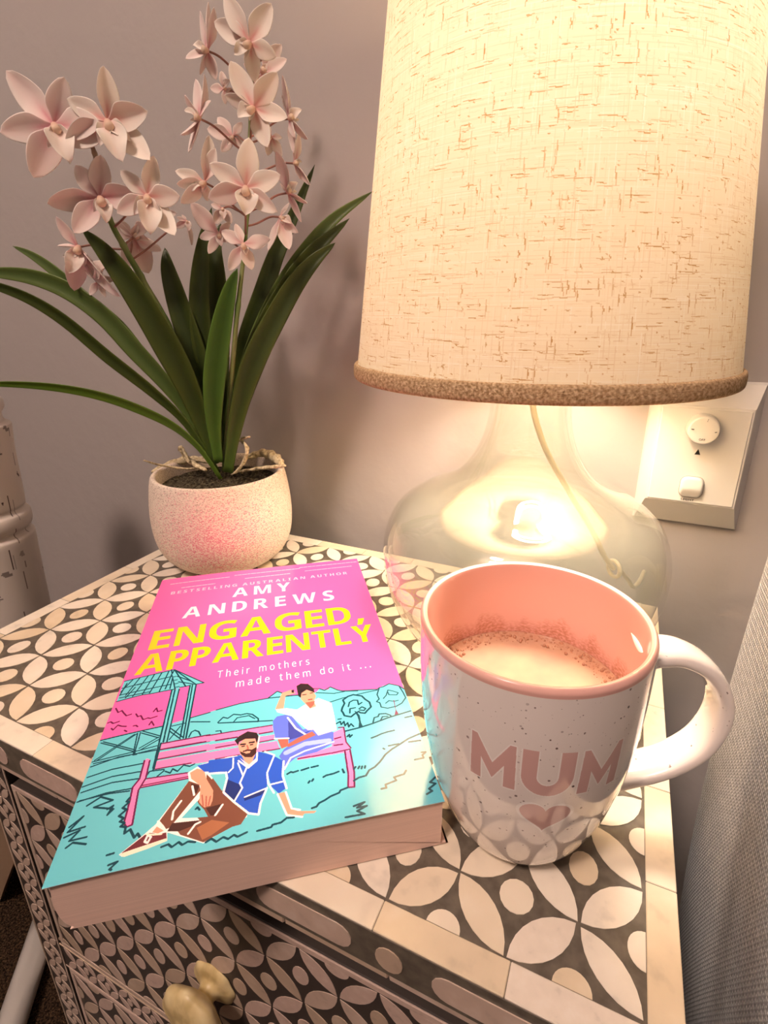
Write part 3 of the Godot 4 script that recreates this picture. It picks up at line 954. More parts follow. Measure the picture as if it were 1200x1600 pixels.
	for s in stems:
		var pts := []
		for p in s: pts.append(V(p))
		pts = smooth3(pts, 8)
		paths.append(pts)
		st = tool()
		var rad := 0.0021 if paths.size() == 1 else 0.0032
		sweep(st, pts, 10, func(v, a): return Vector2(cos(a), sin(a)) * rad * (1.0 - 0.55 * v) * (1.0 + 0.28 * pow(maxf(0.0, sin(v * 52.0)), 8.0) + 0.06 * sin(a * 3.0 + v * 60.0)), Vector3(1, 0, 0.3),
			func(u, v): return Color(0.12, 0.20, 0.045).lerp(Color(0.20, 0.24, 0.08), 0.5 + 0.5 * sin(v * 40.0)).lerp(Color(0.24, 0.15, 0.11), smoothstep(0.6, 0.95, v)))
		put("flower_stem", done(st), M.stem, t)
	for row in [[1,[-552,3403,577],[-236,312,106,36],[111,271,-50,42],[-231,-72,229,42],[366,-22,-61,42],[-122,-329,138,42],[128,-255,35,60]],[0,[-178,3406,464],[24,309,-11,38],[-201,122,121,42],[294,40,-71,44],[-274,-128,123,40],[279,-237,-52,40],[132,-264,37,60]],[1,[-428,2980,412],[22,280,-41,42],[-149,217,39,42],[-245,-56,240,38],[315,12,-52,42],[-155,-238,142,40],[61,-176,37,60]],[0,[1,2963,383],[75,244,-34,36],[-128,152,82,40],[241,-10,-59,46],[-187,-111,112,42],[210,-255,1,38],[50,-258,72,60]],[2,[-571,2768,38],[-216,103,30,40],[186,-96,-83,40],[21,-266,-71,50],[-145,-226,9,40],[-134,134,7,35],[191,66,-19,60]],[1,[-813,2677,365],[-47,204,104,20],[-87,3,110,14],[238,-362,-107,10],[-183,-314,-27,35],[56,-242,-119,20],[-31,-194,99,60]],[2,[-807,2436,253],[-83,144,37,30],[59,-123,2,16],[-80,-107,36,30],[201,128,-12,60]],[0,[634,3894,-66],[-122,260,55,36],[148,212,-66,42],[-222,129,72,40],[158,-78,-71,46],[-14,-206,-42,40],[-71,-87,82,60]],[2,[430,3893,-468],[117,181,-77,42],[160,94,-95,30],[-74,-140,16,40],[-145,67,32,40],[54,46,3,60]],[1,[238,3931,-107],[19,286,-39,14],[101,222,11,16],[-70,254,-43,10],[-98,-69,116,16],[-83,-130,3,14],[16,-160,-46,40],[-65,15,69,60]],[0,[719,3478,60],[-96,250,75,40],[173,188,-49,42],[215,-59,-72,42],[83,-231,-11,42],[-171,72,77,30],[-71,-70,79,80]],[1,[247,3481,53],[54,261,-24,18],[-50,257,-54,12],[-42,124,73,16],[-98,-206,44,12],[123,87,6,20],[-96,-110,101,14],[-65,34,72,60]],[2,[125,3807,-385],[-104,12,35,50],[-14,118,-6,40],[80,-34,-60,40],[-7,-96,-8,40],[78,46,-2,60]],[1,[736,3523,-331],[-33,263,15,15],[-75,161,-31,12],[145,-143,-6,12],[63,-134,27,16],[-12,-207,-42,14],[109,43,-6,60]],[0,[695,2991,181],[45,291,-20,40],[-191,138,116,40],[233,70,-77,42],[-254,-56,85,42],[217,-157,-42,36],[24,-181,55,80]],[0,[271,3075,97],[57,292,-25,32],[121,202,-3,28],[-152,64,115,36],[-125,-24,145,30],[-141,-138,114,30],[-4,-117,-11,45],[-62,-64,72,60]],[1,[755,3026,-230],[-51,264,54,18],[-67,74,-7,14],[75,-196,-34,13],[159,-79,-4,15],[23,-112,-53,13],[93,59,-2,60]],[1,[669,3275,-465],[39,211,-18,16],[-37,193,-42,12],[120,-156,-13,12],[25,-108,-38,13],[66,3,-7,60]],[2,[604,2888,-326],[55,101,-52,20],[140,-113,-25,30],[89,-234,37,30],[-108,-236,49,12],[34,-56,4,40],[98,-59,-5,60]],[0,[432,3494,-523],[77,-9,-35,45],[-47,103,21,40],[-45,-127,5,42],[55,-136,-42,40],[-57,-43,60,60]],[2,[192,2767,-86],[-194,218,56,38],[97,78,-30,36],[-51,-145,79,34],[-160,-23,38,40],[75,-66,-4,40],[31,-94,21,60]],[2,[422,2683,-80],[214,29,-50,40],[59,-182,-6,46],[-116,-189,52,34],[-166,94,35,38],[-69,147,-17,34],[29,-83,18,60]],[2,[93,3523,-480],[-181,53,81,42],[-95,-106,43,42],[70,-77,-44,42],[58,103,-54,40],[-121,141,17,40],[-25,-69,41,60]],[2,[68,2986,-305],[-68,-111,31,50],[55,-112,-25,50],[-88,30,29,40],[21,-88,23,60]],[2,[-169,2887,-143],[-71,28,32,36],[-82,-47,49,42],[-36,47,10,30],[3,-176,-21,16],[29,-78,16,60]],[2,[331,4042,-697],[129,16,-58,36],[91,130,-59,36],[35,-48,4,60]],[2,[-437,2950,-132],[115,11,-67,40],[76,-74,-48,40],[-57,-66,26,40],[71,-42,-5,60]]]:
		var hue: int = row[0]
		var c := V(row[1])
		var f := holder("flower", t, c)
		var to_cam := (Vector3(0.38537, 0.82016, 0.12702) - t.position - c).normalized()
		var last: int = row.size() - 1
		var mean := 0.0
		for k in range(2, last):
			var tip := V(row[k])
			mean += tip.length() / (last - 2)
			st = tool()
			var face := (to_cam + Vector3(rng.randf_range(-0.3, 0.3), rng.randf_range(-0.2, 0.3), rng.randf_range(-0.2, 0.2))).normalized()
			blade(st, tip, tip.length() * row[k][3] * 0.0128, face, rng.randf_range(-0.10, 0.06), rng.randf_range(0.1, 0.45), hue)
			put("petal", done(st), M.petal, f)
		# lip: two side lobes and a frilled middle lobe round a short column
		var lip := V(row[last])
		st = tool()
		blade(st, lip, lip.length() * row[last][3] * 0.01, (to_cam + Vector3(0, 0.6, 0)).normalized(), 0.16, 0.5, hue if hue == 2 else 0, 1.0)
		var sd := lip.cross(to_cam).normalized()
		for s in [-1.0, 1.0]: blade(st, lip * 0.55 + sd * s * lip.length() * 0.34, lip.length() * 0.30, to_cam, 0.2, 0.7, hue if hue == 2 else 0, 0.6)
		put("lip", done(st), M.petal, f)
		st = tool()
		var cl := minf(0.009, mean * 0.30)
		sweep(st, smooth3([Vector3.ZERO, to_cam * cl * 0.5 + lip.normalized() * cl * 0.15, to_cam * cl * 0.8 + lip.normalized() * cl * 0.55], 4), 10, func(v, a): return Vector2(cos(a), sin(a)) * cl * 0.30 * (0.75 + 0.5 * v) * (1.0 if v < 0.99 else 0.5), Vector3(0.9, 0.1, -0.4), func(_u, v): return Color(0.72, 0.36, 0.30).lerp(Color(0.86, 0.68, 0.52), v))
		put("column", done(st), M.petal, f)
		# pedicel back to the nearest stem
		var best: Vector3 = paths[0][0]
		for pa in paths:
			for q in pa:
				if (q - c - Vector3(0, -0.012, 0)).length() < (best - c - Vector3(0, -0.012, 0)).length(): best = q
		var e := best - c
		if e.length() > 0.004:
			put("pedicel", rod(smooth3([-to_cam * 0.001, -to_cam * 0.006 + e * 0.3 + Vector3(0, 0.002, 0), e * 0.7 - to_cam * 0.004, e], 5), 0.0008, 8), M.pedicel, f)

# ------------------------------------------------------------------ the book
func build_book() -> void:
	var wd := 0.1506
	var ln := 0.2294
	var hh := 0.0260
	var t := thing("paperback_book", "thick paperback novel with hot pink and turquoise illustrated cover, overhanging the table's front edge", "book", Vector3(0.0798, TH + PROUD, -0.1221), 0.6458)
	var im := Image.create(1280, 1950, false, Image.FORMAT_RGB8)
	draw_cover(im)
	im.generate_mipmaps()
	var cm := mat(Color.WHITE, 0.20, 0.5)
	cm.albedo_texture = ImageTexture.create_from_image(im)
	cm.clearcoat_enabled = true
	cm.clearcoat = 0.5
	cm.clearcoat_roughness = 0.08
	# front cover: gently waved sheet of card
	var ct := 0.0005
	var wave := func(x: float, z: float) -> float: return 0.0006 * sin(x / wd * PI * 0.9 + 0.3) * (0.4 + 0.6 * z / ln) - 0.0010 * pow(1.0 - x / wd, 8.0)
	var st := tool()
	grid(st, 24, 24, func(u, v): return Vector3(u * wd, hh + wave.call(u * wd, v * ln), v * ln), null, true)
	put("front_cover", done(st), cm, t)
	st = tool()
	grid(st, 24, 24, func(u, v): return Vector3(u * wd, hh - ct + wave.call(u * wd, v * ln), v * ln))
	for e in 4:
		grid(st, 24, 1, func(u, v):
			var x: float = [u * wd, wd, (1.0 - u) * wd, 0.0][e]
			var z: float = [ln, (1.0 - u) * ln, 0.0, u * ln][e]
			return Vector3(x, hh - ct * (1.0 - v) + wave.call(x, z), z))
	put("cover_card", done(st), mat(Color(0.93, 0.90, 0.86), 0.6), t)
	# pages: rounded towards the spine at the lower left
	var pim := Image.create(256, 512, false, Image.FORMAT_RGB8)
	for y in 512: 
		var v := rng.randf_range(-0.035, 0.03)
		for s in 4: 
			var q := v + rng.randf_range(-0.012, 0.012)
			pim.fill_rect(Rect2i(s * 64, y, 64, 1), Color(0.93 + q, 0.80 + q, 0.74 + q))
	var pm := mat(Color.WHITE, 0.9, 0.15)
	pm.albedo_texture = ImageTexture.create_from_image(pim)
	st = tool()
	var sec := []
	for p in [Vector2(0.0022, hh - 0.0012), Vector2(0.0016, 0.015), Vector2(0.0030, 0.006), Vector2(0.0062, 0.0018), Vector2(0.0105, 0.0008), Vector2(wd * 0.5, 0.0007), Vector2(wd - 0.0035, 0.0007), Vector2(wd - 0.0012, 0.0013), Vector2(wd - 0.0008, 0.006), Vector2(wd - 0.0006, hh - 0.0012)]: sec.append(p)
	sec = smooth2(sec, 3)
	for i in sec.size() - 1:
		var a: Vector2 = sec[i]
		var b: Vector2 = sec[i + 1]
		var z0 := 0.0008
		var z1 := ln - 0.0008
		for k in [[a, z0], [b, z1], [b, z0], [a, z0], [a, z1], [b, z1]]:
			st.set_uv(Vector2(k[1] / ln, 1.0 - k[0].y / hh)); st.add_vertex(Vector3(k[0].x, k[0].y, k[1]))
	st.set_smooth_group(-1)
	for i in sec.size() - 1:
		for z in [0.0008, ln - 0.0008]:
			var m := Vector2(wd / 2, hh - 0.0012)
			var q := [sec[i], sec[i + 1], m]
			if z > 0.1: q = [sec[i + 1], sec[i], m]
			for p in q:
				st.set_uv(Vector2(p.x / wd, 1.0 - p.y / hh)); st.add_vertex(Vector3(p.x, p.y, z))
	st.set_smooth_group(0)
	grid(st, 8, 8, func(u, v): return Vector3(lerpf(0.0022, wd - 0.0006, u), hh - 0.0012, lerpf(0.0008, ln - 0.0008, v)), null, true)
	put("page_block", done(st), pm, t)
	# spine and back cover in one wrap of card each
	st = tool()
	grid(st, 12, 2, func(u, v): 
		var p: Vector2 = sec[int(u * 12.0)]
		return Vector3(p.x - 0.0006, p.y + 0.0002 * (1.0 - u), lerpf(0.0, ln - 0.0050, v)))
	var sp := mat(Color(0.93, 0.35, 0.62), 0.3)
	put("spine", done(st), sp, t)
	put("back_cover", box_mesh(Vector3(wd - 0.013, 0.0005, ln - 0.003), 0.0001), sp, t, Vector3(wd / 2 + 0.0045, 0.0003, ln / 2 - 0.0005))

func draw_cover(im: Image) -> void:
	var k := 1280.0 / 1506.0
	var ink := {"teal": Color(0.40, 0.76, 0.83), "line": Color(0.05, 0.25, 0.31), "plum": Color(0.40, 0.10, 0.30), "bench": Color(1.0, 0.50, 0.74), "denim": Color(0.36, 0.43, 0.84), "denimdark": Color(0.23, 0.27, 0.62), "lightdenim": Color(0.60, 0.68, 0.95), "white": Color(0.99, 0.93, 0.94), "skin": Color(0.91, 0.60, 0.51), "skindark": Color(0.66, 0.38, 0.33), "shirt": Color(0.90, 0.80, 0.87), "shirtshade": Color(0.80, 0.72, 0.90), "hair": Color(0.17, 0.11, 0.13), "red": Color(0.75, 0.16, 0.22), "brown": Color(0.46, 0.28, 0.22), "browndark": Color(0.27, 0.15, 0.14), "brownlight": Color(0.63, 0.40, 0.29), "shoe": Color(0.42, 0.17, 0.20), "cream": Color(0.98, 0.90, 0.83), "blue": Color(0.16, 0.34, 0.79), "bluedark": Color(0.10, 0.18, 0.45), "beard": Color(0.25, 0.14, 0.14)}
	im.fill(Color(0.97, 0.38, 0.68))
	for o in art():
		var p := PackedVector2Array()
		var v: Array = o[2]
		for i in range(0, v.size(), 2): p.append(Vector2(v[i], v[i + 1]) * k)
		if o[1] == 0: fill_poly(im, p, ink[o[0]])
		else: stroke(im, p, o[1] * k, ink[o[0]])
	var pale := Color(1.0, 0.86, 0.93)
	var faint := Color(1.0, 0.72, 0.86)
	var gold := Color(0.98, 0.78, 0.10)
	# the quotes along the top are too small to read: rows of tiny marks
	for q in [[75, 500, 88], [165, 400, 168], [540, 1040, 72], [620, 955, 140], [1035, 1490, 58], [1075, 1440, 124]]:
		var x: float = q[0]
		while x < q[1]:
			var wl := rng.randf_range(12, 40)
			stroke(im, PackedVector2Array([Vector2(x, q[2]) * k, Vector2(minf(x + wl, q[1]), q[2]) * k]), 9.0 * k, faint)
			x += wl + 9
	lettering(im, "BESTSELLING AUSTRALIAN AUTHOR", 100 * k, 1392 * k, 250 * k, 40 * k, faint, font_bold, 0.42)
	lettering(im, "AMY", 540 * k, 950 * k, 402 * k, 122 * k, pale, font_bold, 0.35)
	lettering(im, "ANDREWS", 228 * k, 1250 * k, 602 * k, 132 * k, pale, font_bold, 0.36)
	lettering(im, "ENGAGED,", 78 * k, 1412 * k, 912 * k, 205 * k, gold, font_bold, 0.13)
	lettering(im, "APPARENTLY", 50 * k, 1444 * k, 1138 * k, 178 * k, gold, font_bold, 0.10)
	lettering(im, "Their mothers", 512 * k, 1024 * k, 1280 * k, 60 * k, pale, font_plain, 0.32)
	lettering(im, "made them do it ...", 618 * k, 1366 * k, 1382 * k, 60 * k, pale, font_plain, 0.34)

func art() -> Array:
	return [["teal",0,[-30,1609,6,1603,181,1592,283,1586,411,1561,530,1535,645,1516,788,1506,837,1466,862,1481,873,1511,947,1520,1040,1520,1061,1497,1104,1516,1119,1496,1154,1528,1196,1546,1179,1542,1282,1559,1366,1570,1387,1554,1435,1541,1484,1569,1506,1600,1540,1589,1540,2320,-30,2320]],["line",8,[6,1603,181,1592,283,1586]],["line",7,[411,1561,500,1545]],["line",7,[530,1535,645,1516,788,1509,837,1466,862,1485,870,1510,946,1522]],["line",7,[1024,1488,1061,1497,1085,1516,1119,1496,1154,1528,1183,1545,1258,1559]],["line",7,[788,1509,947,1520]],["line",6,[1040,1524,1132,1551,1196,1548]],["line",7,[1179,1542,1366,1570,1377,1560,1401,1557,1435,1541,1462,1556,1484,1569,1506,1600]],["line",6,[1102,1612,1172,1596,1278,1583,1362,1576]],["line",7,[414,1590,506,1612]],["teal",0,[10,1175,268,1146,446,1304,405,1304,311,1312,294,1317,272,1319,86,1327,9,1338]],["line",7,[10,1175,268,1146]],["line",7,[268,1146,446,1304]],["line",7,[446,1304,311,1312]],["line",7,[268,1146,261,1182,312,1317]],["line",7,[9,1338,86,1327,133,1321,182,1324,230,1321,272,1319,291,1319,311,1312]],["line",7,[11,1234,267,1204]],["line",7,[15,1288,271,1272]],["line",7,[18,1312,166,1306]],["line",7,[53,1173,12,1263]],["line",7,[89,1167,45,1300]],["line",7,[132,1161,84,1319]],["line",7,[164,1158,132,1316]],["line",7,[202,1155,168,1316]],["line",7,[239,1150,217,1318]],["line",7,[28,1198,13,1292]],["line",7,[260,1176,245,1305]],["line",7,[81,1246,49,1320]],["line",7,[269,1215,270,1307]],["line",7,[268,1146,352,1312]],["line",7,[268,1146,401,1304]],["line",7,[294,1211,372,1271]],["line",7,[307,1261,388,1300]],["line",7,[251,1142,297,1318]],["line",7,[89,1228,113,1224]],["line",7,[149,1217,180,1214]],["teal",0,[261,1182,278,1184,287,1209,270,1210]],["line",6,[270,1211,287,1209]],["teal",0,[271,1214,288,1216,297,1241,280,1242]],["line",6,[280,1243,297,1241]],["teal",0,[280,1245,298,1247,306,1272,289,1272]],["line",6,[290,1274,306,1272]],["teal",0,[290,1276,307,1278,316,1302,299,1303]],["line",6,[299,1304,316,1302]],["teal",0,[299,1306,316,1308,325,1332,308,1332]],["line",6,[308,1333,325,1332]],["teal",0,[285,1322,320,1326,320,1697,285,1711,287,1842,282,1710]],["line",8,[282,1321,285,1740,287,1842]],["line",8,[298,1325,303,1693]],["line",8,[320,1326,320,1697]],["teal",0,[373,1307,405,1308,405,1695,380,1693]],["line",8,[373,1307,378,1681]],["line",7,[386,1310,393,1692]],["line",8,[405,1308,405,1695]],["line",6,[11,1621,175,1717]],["line",6,[20,1616,175,1706]],["line",6,[13,1725,157,1607]],["line",6,[24,1729,168,1606]],["line",6,[183,1602,185,1737]],["line",6,[170,1603,180,1740]],["line",6,[180,1740,196,1741]],["line",6,[193,1596,280,1649]],["line",6,[190,1608,276,1660]],["line",6,[199,1705,275,1656]],["line",6,[202,1720,283,1669]],["line",6,[5,1732,176,1721,279,1710]],["line",6,[13,1744,179,1736,277,1728]],["line",6,[320,1628,380,1693]],["line",6,[324,1612,389,1684]],["line",6,[368,1607,329,1684]],["line",6,[327,1597,389,1592]],["line",7,[7,1760,117,1735,284,1737]],["line",7,[9,1818,108,1801,239,1803]],["line",7,[4,1866,118,1843,238,1847]],["line",7,[8,1896,126,1877,236,1885]],["line",7,[7,1942,115,1927,235,1932]],["line",7,[15,1938,131,1934,211,1942]],["plum",8,[19,1390,39,1426,54,1416,71,1442,87,1463,109,1458]],["plum",8,[132,1462,146,1486,159,1481,177,1515,198,1508,211,1515,227,1511,241,1508]],["plum",8,[217,1469,227,1445,238,1474,258,1471]],["plum",8,[7,1490,19,1485,34,1501,61,1495]],["plum",8,[34,1534,46,1548,61,1520,81,1533,104,1541]],["plum",8,[139,1547,150,1546,161,1558]],["plum",8,[214,1560,221,1538,238,1569]],["plum",8,[102,1566,115,1577]],["line",7,[418,1691,426,1661,441,1653,460,1666,471,1692]],["line",7,[546,1626,569,1596,592,1609,619,1587,654,1600,683,1597,712,1610,741,1646,741,1666,549,1631,775,1670,810,1675]],["line",6,[622,1641,638,1616,666,1615,695,1614,724,1642]],["line",6,[542,1683,564,1685,568,1701]],["teal",0,[1162,1665,1183,1597,1220,1582,1274,1603,1299,1658,1304,1691,1269,1729,1238,1714,1202,1735,1165,1723]],["line",10,[1162,1665,1177,1637,1172,1611,1201,1590,1231,1583,1274,1603,1287,1631,1305,1656,1307,1692,1283,1713,1269,1729,1246,1720,1239,1710,1215,1723,1196,1738,1165,1723,1160,1699,1155,1686,1162,1665]],["line",8,[1193,1664,1203,1635,1225,1624,1247,1629,1247,1662,1266,1650]],["line",8,[1194,1711,1199,1681,1227,1680]],["line",8,[1245,1692,1261,1681,1278,1697,1267,1709,1246,1701]],["line",0,[1218,1701,1228,1708,1240,1737,1239,1789,1245,1819,1221,1817,1230,1779,1228,1742]],["line",7,[1355,1610,1377,1560,1401,1557,1435,1541,1484,1569,1494,1623,1498,1666,1469,1700,1436,1716,1389,1720,1358,1705,1357,1672,1342,1661,1359,1645,1355,1610]],["line",6,[1382,1646,1401,1626,1419,1588,1445,1603,1468,1621,1456,1635,1416,1625,1415,1604]],["line",6,[1386,1683,1407,1668,1433,1679,1455,1676]],["plum",0,[1430,1670,1435,1671,1428,1737,1436,1777,1410,1780,1425,1744]],["line",9,[1156,1825,1226,1818,1293,1806,1375,1785,1499,1764]],["line",8,[1297,1799,1309,1769,1329,1766,1338,1750,1371,1754,1392,1771,1393,1778]],["line",7,[1338,1791,1350,1772,1377,1775]],["line",8,[1119,1767,1139,1757,1141,1779,1157,1761,1158,1791,1174,1773,1175,1802,1189,1784,1199,1804]],["line",7,[1130,1740,1146,1740]],["bench",0,[538,1703,809,1709,814,1742,541,1743]],["bench",0,[294,1702,514,1700,517,1738,296,1743]],["bench",0,[295,1754,519,1757,522,1791,296,1792]],["bench",0,[288,1805,523,1806,529,1864,289,1849]],["plum",8,[294,1702,514,1699]],["plum",10,[295,1739,517,1740]],["plum",9,[297,1795,522,1795]],["plum",7,[291,1850,449,1853]],["bench",0,[500,1703,809,1706,814,1746,504,1741]],["bench",0,[506,1763,819,1770,819,1803,510,1799]],["bench",0,[511,1809,830,1813,842,1863,515,1854]],["plum",7,[500,1703,809,1706]],["plum",9,[547,1744,644,1746]],["plum",9,[748,1749,809,1749]],["plum",7,[550,1788,640,1789]],["plum",7,[748,1802,819,1800]],["plum",7,[556,1856,659,1856]],["plum",7,[764,1861,842,1863]],["line",8,[294,1698,291,1846,287,1855]],["line",7,[268,1874,275,1856,336,1861]],["line",7,[312,1894,337,1868]],["line",7,[343,1873,366,1888,373,1867,396,1886,418,1857,446,1871,465,1862]],["bench",0,[1099,1820,1154,1799,1149,1892,1163,1931,1137,1953,916,1947,922,1935,1080,1904]],["plum",7,[922,1940,1078,1942,1162,1938]],["plum",7,[1125,1795,1151,1798,1149,1892,1166,1932]],["plum",8,[1099,1861,1128,1857]],["plum",8,[1092,1900,1131,1902]],["bench",0,[1136,1946,1161,1945,1161,2066,1152,2141,1123,2140,1133,2078]],["plum",8,[1136,1946,1133,2078,1123,2140,1150,2143,1161,2066,1161,1945]],["bench",0,[269,1902,282,1896,447,1903,454,1937,229,1937,221,1929]],["plum",7,[272,1894,447,1905]],["plum",7,[229,1937,454,1937]],["plum",6,[232,1927,450,1927]],["bench",0,[238,1793,247,1777,262,1786,266,1889,247,1945,253,2017,260,2114,237,2116,229,2102,224,1965,219,1923,245,1887]],["plum",8,[239,1787,240,1886,220,1926,224,1988,226,2096,239,2117,260,2112,255,2040,248,1948,266,1889,263,1793]],["line",10,[220,1978,212,1993,224,1999,203,2021,221,2034,198,2057,219,2073,208,2084,228,2096,216,2108,237,2116,239,2144,257,2131,281,2172,290,2157,303,2177]],["denim",0,[812,1679,833,1652,874,1650,908,1670,924,1707,955,1769,1018,1761,1099,1820,1091,1885,1009,1922,911,1932,873,1962,859,1998,853,1938,838,1907,861,1871,883,1855,885,1812,824,1797,814,1735]],["denimdark",0,[887,1690,921,1761,953,1792,999,1780,940,1811,884,1820]],["white",9,[885,1673,921,1753,964,1802]],["lightdenim",26,[870,1894,959,1860,1071,1865]],["white",8,[859,1985,890,1927,956,1902,1092,1878]],["white",8,[819,1796,885,1809]],["skindark",0,[833,1803,882,1812,883,1855,850,1865]],["skindark",0,[998,1791,1013,1818,883,1862,867,1851,929,1816]],["shirt",0,[828,1601,882,1605,934,1627,972,1602,1048,1567,1111,1618,1115,1713,1115,1808,1088,1813,1024,1824,1005,1782,982,1780,935,1717,903,1665,834,1623]],["shirtshade",0,[935,1717,971,1694,1020,1738,1005,1782,977,1778]],["shirtshade",10,[857,1625,926,1662]],["white",8,[999,1643,986,1738]],["skin",0,[825,1600,862,1485,912,1470,935,1503,879,1512,867,1602]],["skin",0,[960,1509,992,1489,1028,1517,1037,1551,1022,1587,1031,1625,1000,1634,984,1605,957,1554]],["skindark",0,[979,1586,1028,1585,1020,1613,1000,1634]],["hair",0,[940,1448,964,1433,1002,1444,1030,1489,1032,1522,992,1489,963,1510,957,1545,946,1529,942,1486]],["hair",0,[912,1474,927,1475,923,1500,912,1493]],["hair",6,[968,1525,987,1525]],["hair",6,[1009,1521,1021,1520]],["red",7,[996,1568,1014,1568]],["white",0,[352,2132,453,1951,442,1905,493,1872,614,1856,650,1858,699,1917,706,2184,546,2259,450,2206,403,2180,409,2216,253,2242,240,2230,319,2164]],["brown",0,[453,1951,499,1980,508,2012,409,2161,388,2166,360,2129]],["brown",0,[524,1931,568,1991,608,2083,638,2107,701,2161,688,2200,546,2255,454,2202,415,2143,532,2159,567,2149,537,2115]],["brown",0,[558,1949,598,2025,645,2095,711,2166,683,2212,629,2216,558,2208,484,2104]],["browndark",0,[415,2143,523,2156,490,2176,447,2186,402,2175]],["brownlight",0,[513,2187,568,2165,638,2193,574,2232,540,2244]],["browndark",0,[464,1966,500,1987,494,2020,476,2027]],["browndark",0,[540,2105,605,2099,576,2146,562,2145]],["white",9,[359,2121,381,2149,395,2171]],["white",9,[435,2046,411,2089,412,2126]],["white",9,[471,1982,484,2029]],["white",9,[605,2104,580,2147]],["white",9,[484,2205,506,2170,524,2164]],["skin",0,[452,1907,480,1892,512,1909,526,1957,561,2025,563,2072,556,2098,544,2098,535,2101,523,2090,509,2070,505,1988,461,1941]],["skindark",6,[517,2038,527,2091]],["skindark",6,[535,2048,539,2096]],["skindark",6,[552,2052,548,2093]],["skin",0,[345,2166,358,2144,388,2169,368,2176]],["shoe",0,[249,2225,320,2169,337,2166,369,2179,399,2179,406,2210,331,2225,259,2234]],["cream",0,[242,2230,257,2225,403,2204,409,2216,340,2232,261,2244]],["white",9,[326,2166,344,2185,336,2207,324,2199,330,2177]],["cream",7,[324,2168,351,2177,382,2182]],["teal",0,[448,2129,500,2062,510,2081,534,2112,552,2147,512,2142]],["teal",0,[539,1938,604,1948,619,1992,598,2037,568,1985]],["blue",0,[525,1857,623,1864,664,1861,743,1856,807,1892,858,1939,853,2009,863,2085,833,2104,804,2064,785,1992,784,2065,758,2134,751,2179,718,2170,650,2102,605,2056,614,1975,607,1936,532,1927]],["blue",0,[478,1875,624,1862,645,1870,619,1942,512,1916]],["bluedark",0,[615,1981,666,2018,681,2046,650,2096,607,2057]],["bluedark",0,[688,2088,784,2071,760,2095,693,2107]],["white",8,[695,1938,670,2013,681,2040,650,2102]],["white",7,[634,1870,636,1924,618,1945]],["white",7,[656,1902,682,1979]],["white",8,[785,1992,789,2043,813,2096]],["white",8,[775,1864,817,1895,785,1986]],["white",7,[693,2089,784,2065]],["white",8,[799,2051,855,2047]],["white",9,[607,1942,614,1975,604,2044,650,2102,711,2169,751,2184,758,2134,784,2065]],["white",9,[858,1939,851,2015,866,2086]],["skin",0,[828,2103,860,2102,878,2186,906,2204,982,2220,971,2228,934,2221,923,2232,867,2216]],["white",8,[862,2103,883,2187,916,2201]],["white",8,[828,2106,863,2212,923,2234]],["skin",0,[651,1798,677,1765,726,1773,743,1807,735,1861,708,1941,681,1889,661,1843]],["beard",0,[661,1836,685,1852,711,1841,737,1827,735,1865,717,1884,686,1876,667,1855]],["skin",0,[685,1845,711,1845,706,1857,688,1856]],["hair",0,[634,1765,654,1741,692,1720,736,1739,747,1771,737,1805,729,1774,682,1766,656,1778,651,1798]],["hair",10,[664,1796,683,1798]],["hair",10,[704,1794,724,1795]],["hair",7,[670,1809,680,1809]],["hair",7,[708,1808,718,1808]],["skindark",7,[693,1809,699,1830,691,1833]],["beard",9,[678,1840,698,1838,714,1843]],["white",8,[658,1890,703,1940,738,1909,740,1862]],["white",7,[748,1764,740,1834]],["shirt",0,[662,1874,700,1936,738,1909,736,1892,705,1921]],["line",9,[871,2013,887,2005,897,2010,918,2006]],["line",9,[933,2007,965,2001]],["line",9,[978,2001,1007,1999]],["line",9,[1025,2064,1038,2058,1070,2056,1094,2050]],["line",9,[959,2079,965,2071]],["line",9,[975,2073,981,2065]],["line",9,[1113,2048,1117,2061]],["line",9,[964,2204,983,2201,995,2187,1020,2179,1046,2166,1083,2157,1089,2147,1121,2140]],["line",9,[747,2255,801,2251,806,2242,839,2240,862,2225,890,2229]],["line",9,[391,2237,415,2232,430,2247,453,2232,468,2247,488,2238,515,2247]],["line",9,[555,2257,575,2247,594,2264,619,2251,638,2263,659,2251,673,2262,708,2251]],["line",9,[1152,2112,1176,2101,1208,2098,1227,2073,1254,2062,1283,2039,1316,2004,1352,1981,1388,1964,1442,1937,1501,1920]],["line",9,[1261,2178,1283,2178,1282,2161,1332,2151,1327,2133,1373,2127,1387,2110]],["line",9,[1133,2233,1180,2224,1145,2243,1186,2243,1143,2258,1171,2277,1093,2275]],["line",9,[1505,2171,1473,2192,1495,2203,1459,2222,1470,2235,1443,2245]],["line",9,[1481,2029,1501,2031,1481,2045,1482,2061,1440,2063]],["line",9,[1271,1895,1299,1888,1322,1880,1355,1874,1388,1872]],["line",9,[1341,1959,1389,1957]],["line",9,[1460,1802,1495,1800]],["line",9,[1440,1957,1495,1960]],["line",9,[1162,2052,1171,2042]],["line",9,[1181,2053,1188,2043]],["line",9,[1195,2057,1200,2046]],["line",9,[1210,2057,1214,2047]],["line",9,[1159,1861,1171,1850,1171,1867,1183,1856]],["line",9,[1313,1968,1318,1973]],["line",9,[1112,2042,1115,2060]],["line",9,[143,2012,162,2000,150,2040,167,2018]],["line",9,[196,2221,219,2219]],["line",9,[212,2263,242,2257,220,2280,227,2284]],["line",9,[499,2100,505,2093,515,2107]],["line",9,[54,1972,99,1942,153,1972,85,1988,164,2016]],["line",9,[15,2058,55,2021,16,2080,76,2073]],["line",9,[10,2101,61,2084,35,2122,96,2122]],["line",9,[32,2149,51,2133,103,2153]]]

